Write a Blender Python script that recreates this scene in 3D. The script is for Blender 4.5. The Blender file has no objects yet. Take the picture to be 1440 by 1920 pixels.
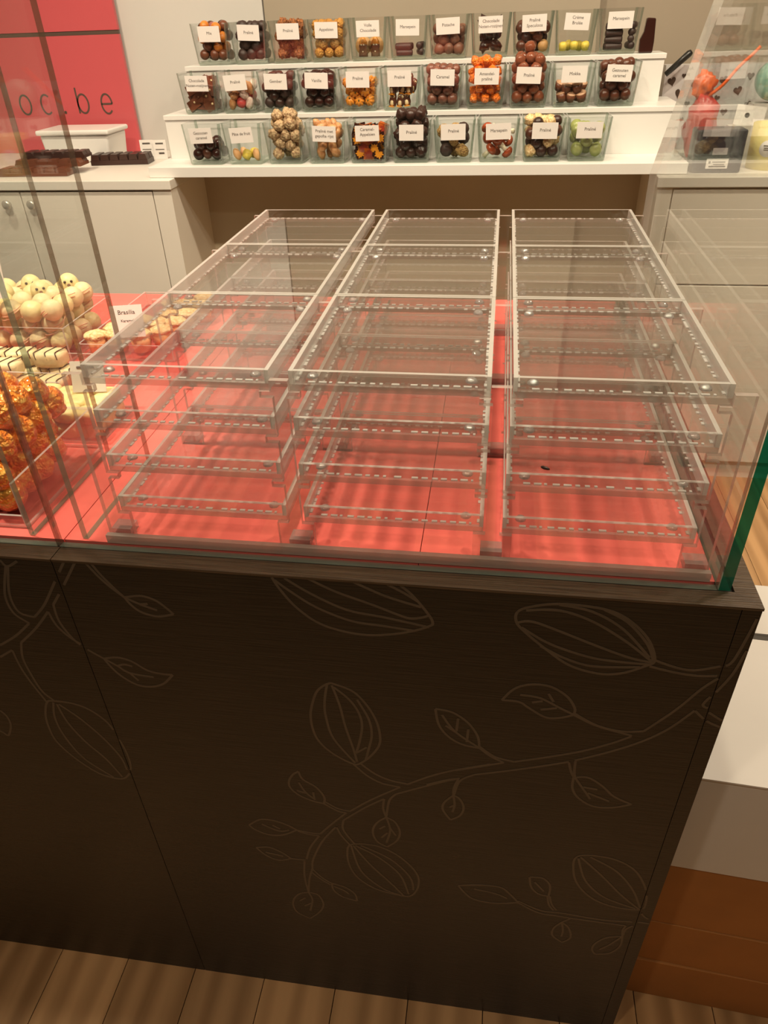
import bpy, math, random
from mathutils import Vector, Matrix, noise
import bmesh
PI = math.pi
random.seed(11)
scene = bpy.context.scene
COL = scene.collection

# ------------------------------------------------------------------ camera
cam_d = bpy.data.cameras.new('camera')
cam = bpy.data.objects.new('camera', cam_d)
COL.objects.link(cam)
cam.location = (-0.26412, -0.54051, 1.41536)
cam.rotation_euler = (math.radians(55.216), math.radians(1.773), math.radians(8.130))
cam_d.sensor_fit = 'VERTICAL'
cam_d.sensor_height = 36.0
cam_d.lens = 36.0 * 1351.0 / 1920.0
cam_d.clip_start = 0.02
scene.camera = cam

# ------------------------------------------------------------------ world, exposure
world = bpy.data.worlds.new('world'); scene.world = world
world.use_nodes = True
world.node_tree.nodes['Background'].inputs[0].default_value = (1.0, 0.84, 0.66, 1)
world.node_tree.nodes['Background'].inputs[1].default_value = 0.05
vs = scene.view_settings
vs.view_transform = 'Standard'; vs.look = 'None'; vs.gamma = 1.0; vs.use_curve_mapping = False
vs.exposure = 0.07
cy = scene.cycles
cy.max_bounces = 10; cy.transparent_max_bounces = 48; cy.diffuse_bounces = 3
cy.glossy_bounces = 4; cy.transmission_bounces = 6
cy.adaptive_threshold = 0.02
cy.caustics_reflective = False; cy.caustics_refractive = False
cy.sample_clamp_indirect = 6.0

# ------------------------------------------------------------------ ceiling lamps
WARM = (1.0, 0.83, 0.62)
CEIL = 2.75
LAMPS = [  # x, y, watts, tilt towards +y (degrees)
    (-1.70, 1.15, 15, 30), (-0.75, 1.15, 15, 30), (0.15, 1.15, 15, 30), (0.95, 1.2, 12, 20),
    (-1.25, 0.20, 26, 4), (-0.35, 0.20, 13, 4), (0.62, 0.45, 12, 0),
    (-0.95, -0.95, 7, 0), (0.25, -0.95, 7, 0),
]
def add_lamp_light(x, y, w, tilt, parent):
    ld = bpy.data.lights.new('downlight_beam', 'AREA')
    ld.shape = 'DISK'; ld.size = 0.11; ld.energy = w; ld.color = WARM; ld.spread = math.radians(140)
    lo = bpy.data.objects.new('downlight_beam', ld); COL.objects.link(lo)
    lo.location = (0, 0, -0.045); lo.rotation_euler = (math.radians(tilt), 0, 0); lo.parent = parent
MOTIF=[[-1396,1897,-1435,1838,-1483,1766,-1521,1724],
[-1371,1897,-1417,1829,-1461,1768],
[-1461,1768,-1463,1719,-1448,1671,-1426,1639,-1384,1606],
[-1481,1745,-1473,1702,-1449,1665,-1421,1642],
[-1481,1745,-1528,1690,-1584,1636],
[-1541,1703,-1590,1658,-1645,1620],
[-1541,1703,-1569,1730,-1574,1773,-1562,1816,-1538,1874],
[-1521,1724,-1551,1732,-1561,1758,-1557,1801,-1535,1869],
[-1547,1888,-1536,1871,-1507,1888],
[-1283,1806,-1245,1814,-1214,1805,-1194,1786,-1179,1767],
[-1179,1767,-1217,1757,-1252,1765,-1272,1784,-1283,1806],
[-1283,1806,-1251,1789,-1215,1775],
[-1251,1789,-1233,1792],
[-1348,1897,-1329,1862,-1309,1834,-1283,1806],
[-1336,1897,-1321,1865,-1301,1832,-1283,1806],
[-1384,1606,-1349,1614,-1316,1605,-1283,1579,-1249,1571,-1222,1571],
[-1222,1571,-1252,1537,-1287,1522,-1322,1525,-1356,1552,-1375,1583,-1384,1606],
[-1384,1606,-1356,1585,-1330,1564,-1272,1557],
[-1356,1585,-1337,1592,-1318,1588],
[-1330,1564,-1314,1540],
[-1584,1636,-1598,1584,-1595,1522,-1585,1466,-1564,1436],
[-1617,1608,-1616,1557,-1607,1502,-1586,1426],
[-1617,1608,-1659,1579],
[-1586,1426,-1606,1376,-1613,1325,-1609,1268,-1577,1205,-1530,1151,-1493,1133,-1458,1132,-1434,1155,-1419,1193,-1416,1246,-1425,1318,-1440,1372,-1476,1414,-1519,1432,-1564,1434,-1586,1426],
[-1568,1428,-1583,1365,-1577,1287,-1547,1203,-1483,1135],
[-1560,1423,-1552,1355,-1524,1281,-1483,1213,-1456,1140],
[-1555,1423,-1512,1375,-1468,1304,-1438,1228,-1434,1175],
[-1734,1375,-1722,1352,-1724,1316,-1746,1273,-1757,1282,-1766,1288],
[-943,1893,-930,1863,-902,1818,-860,1778,-811,1758,-753,1751,-695,1760,-650,1775,-620,1791,-614,1800,-622,1821,-653,1868,-680,1896],
[-938,1886,-910,1860,-856,1819,-784,1788,-719,1781,-654,1774],
[-917,1893,-862,1854,-791,1818,-718,1806,-622,1787],
[-866,1895,-812,1866,-741,1839,-689,1817,-662,1808,-638,1812,-622,1820],
[-774,1895,-708,1863,-638,1841],
[-707,1896,-673,1876,-645,1856],
[-849,1589,-874,1565,-888,1530,-900,1474,-898,1417,-885,1375,-854,1335,-807,1304,-787,1312,-762,1342,-741,1383,-736,1420,-743,1475,-763,1527,-792,1569,-832,1588,-849,1589],
[-852,1586,-862,1527,-863,1472,-850,1395,-802,1309],
[-841,1585,-827,1518,-818,1443,-804,1366,-797,1314],
[-837,1579,-803,1541,-783,1497,-778,1449,-789,1383,-798,1348],
[-785,1544,-761,1480,-756,1424,-765,1372,-775,1325],
[-798,1348,-770,1375],
[-807,1304,-775,1263,-737,1237,-692,1229],
[-788,1308,-755,1274,-716,1253,-672,1245],
[-672,1245,-619,1285,-563,1318,-473,1358],
[-703,1198,-638,1238,-581,1272,-546,1290],
[-692,1229,-769,1161,-829,1098],
[-734,1172,-781,1129,-825,1081,-848,1055],
[-734,1172,-738,1129,-731,1091],
[-703,1198,-721,1166,-731,1091],
[-731,1091,-758,1059,-770,1015,-759,971,-732,951],
[-732,951,-705,987,-696,1030,-708,1073,-731,1091],
[-731,1091,-722,1034,-734,971],
[-751,1033,-735,1050],
[-747,992,-730,1019],
[-722,1043,-707,1010],
[-896,1121,-927,1128,-962,1148,-982,1178,-981,1207,-968,1234,-952,1250],
[-952,1250,-944,1218,-911,1190,-893,1151,-896,1121],
[-956,1203,-942,1164,-918,1134],
[-965,1166,-937,1159],
[-921,1168,-920,1138],
[-896,1121,-861,1095,-838,1091],
[-892,1130,-860,1106,-829,1100],
[-838,1091,-882,1030,-918,976],
[-872,1018,-916,938,-950,841,-957,788],
[-1121,978,-1086,1011,-1046,1014,-1009,1000,-984,981],
[-984,981,-1026,949,-1067,941,-1104,957,-1121,978],
[-1083,990,-1036,966,-1006,977],
[-1052,991,-1032,977],
[-984,981,-946,975,-918,976],
[-982,977,-952,967,-922,966],
[-922,966,-953,901,-970,837],
[-1116,866,-1075,875,-1037,853,-1017,830],
[-1017,830,-1053,813,-1087,827,-1116,866],
[-1090,847,-1039,837],
[-1017,830,-973,831],
[-977,825,-985,739,-981,651],
[-957,788,-971,731,-981,651],
[-981,651,-1014,632,-1037,580,-1031,522,-991,490],
[-991,490,-955,542,-940,593,-952,642,-981,651],
[-981,651,-973,608,-986,540],
[-1015,592,-994,616],
[-1002,565,-978,589],
[-957,788,-932,746,-904,720],
[-962,771,-938,739,-908,711],
[-904,720,-864,707,-837,675,-833,637],
[-833,637,-874,649,-901,682,-904,720],
[-900,705,-871,689,-855,671],
[-833,941,-847,894,-843,824,-820,766,-776,723,-719,704,-673,704,-650,753,-648,817,-672,873,-714,923,-768,950,-833,941],
[-834,936,-812,810,-753,729,-702,703],
[-828,937,-783,848,-729,766,-691,702],
[-822,938,-759,893,-700,815,-676,714],
[-806,942,-726,891,-672,811,-662,740],
[-848,1055,-851,1008,-822,943],
[-869,1018,-858,979,-836,937],
[-625,1251,-578,1278,-544,1291],
[-419,1376,-351,1403,-275,1437,-212,1476,-174,1506],
[-510,1311,-428,1341,-348,1373,-296,1396],
[-284,1403,-218,1442,-153,1489,-103,1541,-62,1607],
[-152,1526,-100,1603,-62,1674,-34,1712],
[-556,1320,-443,1369],
[-606,1537,-567,1530,-531,1499,-508,1456,-502,1414],
[-502,1414,-542,1421,-576,1446,-598,1485,-606,1537],
[-591,1519,-560,1465,-502,1414],
[-554,1512,-557,1466],
[-530,1478,-532,1431],
[-582,1483,-560,1464],
[-502,1414,-475,1388,-443,1369],
[-501,1419,-464,1387,-419,1376],
[-547,1290,-557,1253,-558,1219],
[-510,1311,-544,1280,-557,1219],
[-558,1219,-580,1185,-583,1153,-563,1112],
[-563,1112,-539,1136,-531,1173,-542,1207,-558,1219],
[-558,1219,-554,1179,-559,1147],
[-567,1166,-556,1177],
[-461,1586,-437,1625,-403,1643,-363,1642,-326,1617,-305,1582,-304,1559],
[-304,1559,-333,1545,-364,1543,-402,1569,-424,1585,-461,1586],
[-423,1608,-380,1603,-337,1578,-304,1559],
[-364,1620,-351,1595],
[-396,1587,-374,1594],
[-376,1566,-342,1576],
[-304,1559,-261,1534,-219,1520,-174,1508],
[-302,1563,-251,1531,-198,1519,-152,1526],
[-296,1394,-287,1360,-276,1335],
[-282,1401,-280,1362,-276,1340],
[-279,1339,-247,1345,-211,1319,-179,1283,-135,1259],
[-135,1259,-178,1238,-222,1236,-259,1263,-277,1298,-279,1339],
[-276,1340,-246,1289,-231,1263],
[-253,1307,-220,1303],
[-240,1286,-187,1262],
[-446,1848,-417,1865,-368,1876,-305,1874,-259,1863,-220,1836,-186,1795,-167,1744,-183,1725,-226,1699,-272,1693,-332,1711,-384,1753,-425,1792,-446,1819,-446,1848],
[-444,1819,-414,1824,-351,1800,-283,1771,-214,1745,-171,1737],
[-436,1807,-376,1767,-297,1739,-240,1732,-175,1731],
[-394,1759,-343,1730,-284,1713,-192,1721],
[-430,1853,-367,1859,-301,1837,-230,1790,-172,1740],
[-368,1874,-304,1862,-240,1822,-178,1750],
[-283,1870,-234,1841,-189,1788,-170,1744],
[-166,1744,-124,1729,-87,1725,-41,1742,-25,1751,-16,1788,-5,1874],
[-174,1726,-126,1715,-79,1710,-35,1715],
[-33,1667,-14,1722,-3,1790],
[-62,1607,-33,1578,-2,1562],
[-33,1667,-50,1628,-36,1616],
[-34,1605,-3,1583],
[-232,1011,-233,940,-212,873,-167,815,-106,786,-37,788,-29,831,-39,890,-72,965,-115,1007,-171,1024,-232,1011],
[-228,1004,-197,901,-138,829,-50,790],
[-223,1011,-158,933,-97,851,-41,790],
[-199,1016,-126,964,-71,882,-39,797],
[-534,796,-477,812,-418,814,-390,786,-364,745],
[-364,745,-426,725,-487,732,-515,762,-534,796],
[-489,788,-429,777,-395,759],
[-365,754,-299,717,-233,717,-127,708,-32,720,-2,719],
[-364,745,-304,703,-244,698,-204,695,-60,692],
[-343,885,-308,887,-286,855,-284,799],
[-284,799,-313,805,-335,837,-343,885],
[-328,864,-299,821],
[-287,799,-279,755,-263,726],
[-281,800,-271,757,-255,729],
[-234,667,-253,627,-252,584,-221,550],
[-221,550,-201,584,-211,638,-234,667],
[-234,667,-226,620,-227,584],
[-234,667,-214,692],
[-60,630,-101,612,-128,569,-132,531,-120,505],
[-120,505,-81,523,-58,574,-60,630],
[-60,630,-88,573,-111,537],
[-60,630,-65,664,-60,692],
[-60,638,-57,673,-42,697],
[-41,790,-22,756,-8,744]]

# ------------------------------------------------------------------ materials
MATS = {}
def new_mat(name):
    m = bpy.data.materials.new(name); m.use_nodes = True
    m.node_tree.nodes.clear(); MATS[name] = m
    nt = m.node_tree; out = nt.nodes.new('ShaderNodeOutputMaterial')
    return m, nt, out
def S(nt, t, **kw):
    n = nt.nodes.new(t)
    for k, v in kw.items(): setattr(n, k, v)
    return n
def c4(c): return (c[0], c[1], c[2], 1.0)
def srgb(r, g, b):
    f = lambda v: ((v/255+0.055)/1.055)**2.4 if v/255 > 0.04045 else v/255/12.92
    return (f(r), f(g), f(b))
def plain(name, col, rough=0.5, var=0.0, scale=20.0, stretch=(1,1,1), bump=0.0, spec=0.5, metal=0.0, coat=0.0, col2=None, bscale=None, bdist=0.002):
    m, nt, out = new_mat(name)
    p = S(nt, 'ShaderNodeBsdfPrincipled')
    p.inputs['Roughness'].default_value = rough; p.inputs['Metallic'].default_value = metal
    p.inputs['Specular IOR Level'].default_value = spec; p.inputs['Coat Weight'].default_value = coat
    nt.links.new(p.outputs[0], out.inputs[0])
    tc = S(nt, 'ShaderNodeTexCoord'); mp = S(nt, 'ShaderNodeMapping'); mp.inputs['Scale'].default_value = stretch
    nt.links.new(tc.outputs['Object'], mp.inputs[0])
    nz = S(nt, 'ShaderNodeTexNoise'); nz.inputs['Scale'].default_value = scale; nz.inputs['Detail'].default_value = 5
    nt.links.new(mp.outputs[0], nz.inputs['Vector'])
    cr = S(nt, 'ShaderNodeValToRGB')
    a = tuple(max(0, v*(1-var)) for v in col); b = tuple(v*(1+var) for v in (col2 or col))
    cr.color_ramp.elements[0].color = c4(a if col2 is None else col); cr.color_ramp.elements[1].color = c4(b if col2 is None else col2)
    cr.color_ramp.elements[0].position = 0.35; cr.color_ramp.elements[1].position = 0.65
    nt.links.new(nz.outputs[0], cr.inputs[0]); nt.links.new(cr.outputs[0], p.inputs['Base Color'])
    if bump:
        bn = S(nt, 'ShaderNodeBump'); bn.inputs['Strength'].default_value = bump; bn.inputs['Distance'].default_value = bdist
        if bscale:
            n2 = S(nt, 'ShaderNodeTexNoise'); n2.inputs['Scale'].default_value = bscale; nt.links.new(mp.outputs[0], n2.inputs['Vector'])
            nt.links.new(n2.outputs[0], bn.inputs['Height'])
        else: nt.links.new(nz.outputs[0], bn.inputs['Height'])
        nt.links.new(bn.outputs[0], p.inputs['Normal'])
    return m
def sheet(name, tint, f0=0.04, rough=0.015, haze=0.0, hazecol=(1,1,1), wave=0.0):
    """clear sheet: see-through, Schlick reflection on every face, optional milky share"""
    m, nt, out = new_mat(name)
    tr = S(nt, 'ShaderNodeBsdfTransparent'); tr.inputs[0].default_value = c4(tint)
    gl = S(nt, 'ShaderNodeBsdfGlossy'); gl.inputs['Roughness'].default_value = rough
    base = tr.outputs[0]
    if haze > 0:
        df = S(nt, 'ShaderNodeBsdfDiffuse'); df.inputs[0].default_value = c4(hazecol)
        tl = S(nt, 'ShaderNodeBsdfTranslucent'); tl.inputs[0].default_value = c4(hazecol)
        md = S(nt, 'ShaderNodeMixShader'); md.inputs[0].default_value = 0.5
        nt.links.new(df.outputs[0], md.inputs[1]); nt.links.new(tl.outputs[0], md.inputs[2])
        mh = S(nt, 'ShaderNodeMixShader'); mh.inputs[0].default_value = haze
        nt.links.new(tr.outputs[0], mh.inputs[1]); nt.links.new(md.outputs[0], mh.inputs[2]); base = mh.outputs[0]
    ge = S(nt, 'ShaderNodeNewGeometry')
    dt = S(nt, 'ShaderNodeVectorMath', operation='DOT_PRODUCT')
    nt.links.new(ge.outputs['Incoming'], dt.inputs[0]); nt.links.new(ge.outputs['Normal'], dt.inputs[1])
    ab = S(nt, 'ShaderNodeMath', operation='ABSOLUTE'); nt.links.new(dt.outputs['Value'], ab.inputs[0])
    om = S(nt, 'ShaderNodeMath', operation='SUBTRACT'); om.inputs[0].default_value = 1.0; nt.links.new(ab.outputs[0], om.inputs[1])
    pw = S(nt, 'ShaderNodeMath', operation='POWER'); nt.links.new(om.outputs[0], pw.inputs[0]); pw.inputs[1].default_value = 5.0
    ma = S(nt, 'ShaderNodeMath', operation='MULTIPLY_ADD'); nt.links.new(pw.outputs[0], ma.inputs[0])
    ma.inputs[1].default_value = 1.0 - f0; ma.inputs[2].default_value = f0; ma.use_clamp = True
    mx = S(nt, 'ShaderNodeMixShader'); nt.links.new(ma.outputs[0], mx.inputs[0])
    nt.links.new(base, mx.inputs[1]); nt.links.new(gl.outputs[0], mx.inputs[2])
    nt.links.new(mx.outputs[0], out.inputs[0])
    if wave > 0:
        tc = S(nt, 'ShaderNodeTexCoord'); nz = S(nt, 'ShaderNodeTexNoise'); nz.inputs['Scale'].default_value = 60
        nt.links.new(tc.outputs['Object'], nz.inputs['Vector'])
        bn = S(nt, 'ShaderNodeBump'); bn.inputs['Strength'].default_value = wave; bn.inputs['Distance'].default_value = 0.004
        nt.links.new(nz.outputs[0], bn.inputs['Height']); nt.links.new(bn.outputs[0], gl.inputs['Normal'])
    return m

ACR = sheet('clear_acrylic', (0.975, 0.975, 0.97), f0=0.075)
ACR_WALL = sheet('acrylic_wall', (0.93, 0.94, 0.92), f0=0.08, haze=0.40, hazecol=(1.0, 1.0, 0.98))  # white share stands in for internal reflection in the tray walls
ACR_BAR = sheet('acrylic_base_bar', (0.80, 0.72, 0.68), f0=0.10, rough=0.1, haze=0.60, hazecol=(0.95, 0.84, 0.78))
ACR_BAND = sheet('acrylic_base_edge', (0.88, 0.85, 0.81), f0=0.12, rough=0.1, haze=0.34, hazecol=(1.0, 0.97, 0.92))
ACR_FOOT = sheet('acrylic_foot', (0.90, 0.87, 0.84), f0=0.12, rough=0.1, haze=0.30)
ACR_EDGE = sheet('acrylic_piped_light_edge', (0.86, 0.85, 0.82), f0=0.10, rough=0.15, haze=0.62, hazecol=(1.0, 0.98, 0.94))  # pale share imitates light piped out at the edges
ACR_POST = sheet('acrylic_post_piped_light_edge', (0.80, 0.74, 0.70), f0=0.12, rough=0.12, haze=0.45, hazecol=(1.0, 0.88, 0.82))  # pink share imitates red floor light piped into the post edges
SEAM = sheet('glue_seam', (0.9, 0.9, 0.88), f0=0.12, rough=0.2, haze=0.72, hazecol=(1.0, 1.0, 0.97))
DOME = sheet('clear_bumper', (0.93, 0.93, 0.92), f0=0.30, rough=0.05, haze=0.25)
GLASS = sheet('float_glass', (0.965, 0.98, 0.97), f0=0.048)
GLASS_EDGE = sheet('green_glass_edge', (0.62, 0.74, 0.66), f0=0.14, rough=0.1, haze=0.40, hazecol=(0.52, 0.66, 0.54))
GLASS_DEEP = sheet('deep_green_glass_edge', (0.02, 0.30, 0.20), f0=0.08, rough=0.1, haze=0.55, hazecol=(0.004, 0.17, 0.10))
GLASS_DARK = sheet('smoky_glass_edge', (0.50, 0.44, 0.36), f0=0.22, rough=0.08, haze=0.35, hazecol=(0.36, 0.30, 0.23))
JAR = sheet('jar_glass', (0.982, 0.988, 0.984), f0=0.035)
JAR_EDGE = sheet('jar_glass_edge', (0.62, 0.70, 0.64), f0=0.12, rough=0.08, haze=0.22, hazecol=(0.48, 0.55, 0.48))
JAR_BASE = sheet('jar_glass_base', (0.84, 0.90, 0.85), f0=0.08, rough=0.08, haze=0.14, hazecol=(0.60, 0.68, 0.60), wave=0.4)
BAG = sheet('cellophane', (0.96, 0.95, 0.93), f0=0.08, rough=0.1, haze=0.05, wave=0.8)

WHITE = plain('white_lacquer', (0.74, 0.72, 0.69), 0.35, 0.02, 3)
CABINET = plain('grey_white_laminate', (0.78, 0.72, 0.64), 0.45, 0.02, 4)
CABTOP = plain('cream_laminate_top', (0.74, 0.70, 0.64), 0.4, 0.02, 4)
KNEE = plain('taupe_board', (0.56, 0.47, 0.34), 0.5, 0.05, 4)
WALLW = plain('white_wall_paint', (0.62, 0.60, 0.57), 0.6, 0.02, 2)
WALLG = plain('greige_wall_paint', (0.38, 0.32, 0.245), 0.55, 0.03, 2)
WALLD = plain('dark_greige_wall_paint', (0.33, 0.27, 0.205), 0.55, 0.03, 2)
CEILM = plain('ceiling_paint', (0.78, 0.74, 0.68), 0.8, 0.01, 2)
REDBOARD = plain('coral_red_board', srgb(246, 112, 104), 0.42, 0.05, 5, (1, 6, 1))
POSTER = plain('crimson_panel', srgb(205, 92, 98), 0.22, 0.02, 3)
POSTER_INK = plain('grey_brown_ink', (0.10, 0.065, 0.05), 0.5)
DARKWOOD = plain('dark_wenge_veneer', (0.0130, 0.0092, 0.0056), 0.42, 0.0, 9, (1.5, 1.5, 60), bump=0.25, col2=(0.026, 0.0185, 0.0115), spec=0.35)
RIMWOOD = plain('brown_wenge_rim', (0.045, 0.028, 0.015), 0.38, 0.0, 9, (1.5, 60, 60), bump=0.3, col2=(0.095, 0.062, 0.036), spec=0.35)
MOTIFM = plain('taupe_print', (0.080, 0.060, 0.040), 0.5, 0.1, 30)
GAP = plain('dark_gap', (0.006, 0.004, 0.003), 0.8)
CARD = plain('white_card', (0.82, 0.78, 0.75), 0.6)
INK = plain('grey_ink', (0.10, 0.085, 0.075), 0.7)
CARTON = plain('brown_cardboard', srgb(158, 104, 50), 0.75, 0.06, 12)
CARTONW = plain('white_carton', (0.60, 0.575, 0.535), 0.55, 0.02, 6)
SILVER = plain('silver_film', (0.60, 0.58, 0.58), 0.3, 0.12, 14, metal=0.2)
HEART = plain('brown_heart_print', (0.06, 0.04, 0.03), 0.35)
BLACK = plain('black_plastic', (0.012, 0.013, 0.012), 0.3)
CHROME = plain('brushed_knob', (0.55, 0.52, 0.47), 0.3, metal=0.6)
LAMPM = plain('lamp_ring', (0.7, 0.68, 0.65), 0.4)
YPOT = plain('pale_yellow_plastic', srgb(236, 222, 150), 0.4)
MINT = plain('mint_ribbon', srgb(140, 190, 175), 0.35)
TUB = plain('white_plastic', (0.80, 0.78, 0.75), 0.35)
ORANGEC = plain('orange_film', srgb(240, 105, 40), 0.28, 0.25, 25, bump=0.6)
REDC = plain('red_film', srgb(205, 50, 45), 0.3, 0.2, 25)
NAVY = plain('dark_pouch', (0.03, 0.028, 0.04), 0.3)
GREYL = plain('grey_label', (0.42, 0.38, 0.38), 0.45)

def wood_floor(name, c1, c2):
    m, nt, out = new_mat(name)
    p = S(nt, 'ShaderNodeBsdfPrincipled'); p.inputs['Roughness'].default_value = 0.42
    nt.links.new(p.outputs[0], out.inputs[0])
    tc = S(nt, 'ShaderNodeTexCoord'); oi = S(nt, 'ShaderNodeObjectInfo')
    ad = S(nt, 'ShaderNodeVectorMath', operation='ADD')
    cb = S(nt, 'ShaderNodeCombineXYZ'); mu = S(nt, 'ShaderNodeMath', operation='MULTIPLY'); mu.inputs[1].default_value = 37.0
    nt.links.new(oi.outputs['Random'], mu.inputs[0]); nt.links.new(mu.outputs[0], cb.inputs[0]); nt.links.new(mu.outputs[0], cb.inputs[1])
    nt.links.new(tc.outputs['Object'], ad.inputs[0]); nt.links.new(cb.outputs[0], ad.inputs[1])
    mp = S(nt, 'ShaderNodeMapping'); mp.inputs['Scale'].default_value = (5, 0.5, 4); nt.links.new(ad.outputs[0], mp.inputs[0])
    nz = S(nt, 'ShaderNodeTexNoise'); nz.inputs['Scale'].default_value = 1.6; nz.inputs['Detail'].default_value = 8; nz.inputs['Distortion'].default_value = 1.2
    nt.links.new(mp.outputs[0], nz.inputs['Vector'])
    wv = S(nt, 'ShaderNodeTexWave'); wv.inputs['Scale'].default_value = 1.2; wv.inputs['Distortion'].default_value = 6; wv.inputs['Detail'].default_value = 3
    nt.links.new(mp.outputs[0], wv.inputs['Vector'])
    mixf = S(nt, 'ShaderNodeMath', operation='MULTIPLY_ADD'); nt.links.new(wv.outputs['Fac'], mixf.inputs[0]); mixf.inputs[1].default_value = 0.35
    nt.links.new(nz.outputs[0], mixf.inputs[2])
    cr = S(nt, 'ShaderNodeValToRGB'); cr.color_ramp.elements[0].color = c4(c1); cr.color_ramp.elements[1].color = c4(c2)
    cr.color_ramp.elements[0].position = 0.4; cr.color_ramp.elements[1].position = 0.9
    nt.links.new(mixf.outputs[0], cr.inputs[0])
    hs = S(nt, 'ShaderNodeHueSaturation'); 
    vm = S(nt, 'ShaderNodeMath', operation='MULTIPLY_ADD'); vm.inputs[1].default_value = 0.3; vm.inputs[2].default_value = 0.85
    nt.links.new(oi.outputs['Random'], vm.inputs[0]); nt.links.new(vm.outputs[0], hs.inputs['Value'])
    nt.links.new(cr.outputs[0], hs.inputs['Color']); nt.links.new(hs.outputs[0], p.inputs['Base Color'])
    return m
FLOORM = wood_floor('oak_plank', srgb(138, 104, 66), srgb(180, 142, 98))

def choc(name, rgb, rough=0.3, var=0.12, scale=40, bump=0.0, col2=None, coat=0.0, bscale=None):
    return plain('choc_'+name, srgb(*rgb), rough, var, scale*.06, bump=bump, col2=srgb(*col2) if col2 else None, coat=coat, bscale=bscale, bdist=0.05)
CH = dict(
    dark=choc('dark', (58, 36, 30), 0.32), darkm=choc('dark_matte', (60, 42, 38), 0.5), milk=choc('milk', (112, 64, 44), 0.32),
    milkm=choc('milk_matte', (126, 84, 66), 0.45), glossdark=choc('gloss_dark', (50, 24, 20), 0.12), glossmilk=choc('gloss_milk', (128, 72, 50), 0.12),
    mid=choc('mid', (92, 52, 38), 0.28), pinkm=choc('ruby', (160, 96, 88), 0.4), orange=choc('orange', (214, 128, 50), 0.4), tan=choc('tan', (196, 150, 96), 0.5),
    walnut=choc('walnut', (110, 62, 34), 0.35, col2=(190, 120, 66), scale=70, bump=0.5), candy=choc('orange_sugar', (226, 168, 84), 0.6, col2=(206, 140, 60), scale=90, bump=0.6),
    gold=choc('gold_orange', (232, 150, 40), 0.35), cream=choc('cream', (232, 210, 166), 0.45), creamy=choc('ivory', (232, 214, 160), 0.4),
    yellow=choc('yellow', (238, 214, 92), 0.4), pumpkin=choc('pumpkin', (226, 142, 44), 0.32), green=choc('stem_green', (92, 96, 40), 0.6),
    sugar=choc('pink_sugar', (222, 184, 172), 0.6, col2=(240, 222, 210), scale=60), raspberry=choc('raspberry', (196, 74, 72), 0.4),
    foil=plain('orange_foil', srgb(255, 128, 28), 0.25, 0.12, 4, metal=0.0, bump=0.5, bscale=5, bdist=.08, coat=1.0), 
    goldfoil=plain('copper_gold_foil', srgb(255, 132, 24), 0.2, 0.0, 3, metal=0.15, bump=0.5, bscale=3.5, bdist=.07, coat=1.0, col2=srgb(255, 190, 84)),
    mokka=choc('mokka_top', (206, 160, 128), 0.45), puff=choc('puffed', (186, 124, 76), 0.4, col2=(214, 160, 110), scale=60),
    olive=choc('olive_green', (158, 164, 96), 0.3), redcap=choc('red_cap', (160, 72, 40), 0.15), white=choc('white', (236, 226, 200), 0.4),
    seed=choc('seed', (132, 92, 44), 0.5, col2=(214, 176, 110), scale=140, bump=0.4), caramel=choc('caramel', (176, 84, 30), 0.15), redleaf=choc('red_leaf', (150, 52, 34), 0.2),
    peanut=choc('peanut_wrap', (222, 194, 150), 0.5, col2=(150, 112, 80), scale=75, bump=0.4), nut=choc('chopped_nut', (216, 166, 106), 0.55, col2=(248, 222, 172), scale=120, bump=0.3),
    pinkw=choc('pink_stripe', (226, 170, 140), 0.45), marble=choc('marble', (96, 56, 46), 0.25, col2=(140, 92, 76), scale=30), mint=choc('mint_candy', (170, 200, 160), 0.5),
    peach=choc('peach', (238, 184, 128), 0.5), darkline=choc('dark_stripe', (60, 36, 26), 0.35), pale=choc('pale_yellow', (244, 226, 160), 0.4),
)

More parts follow.
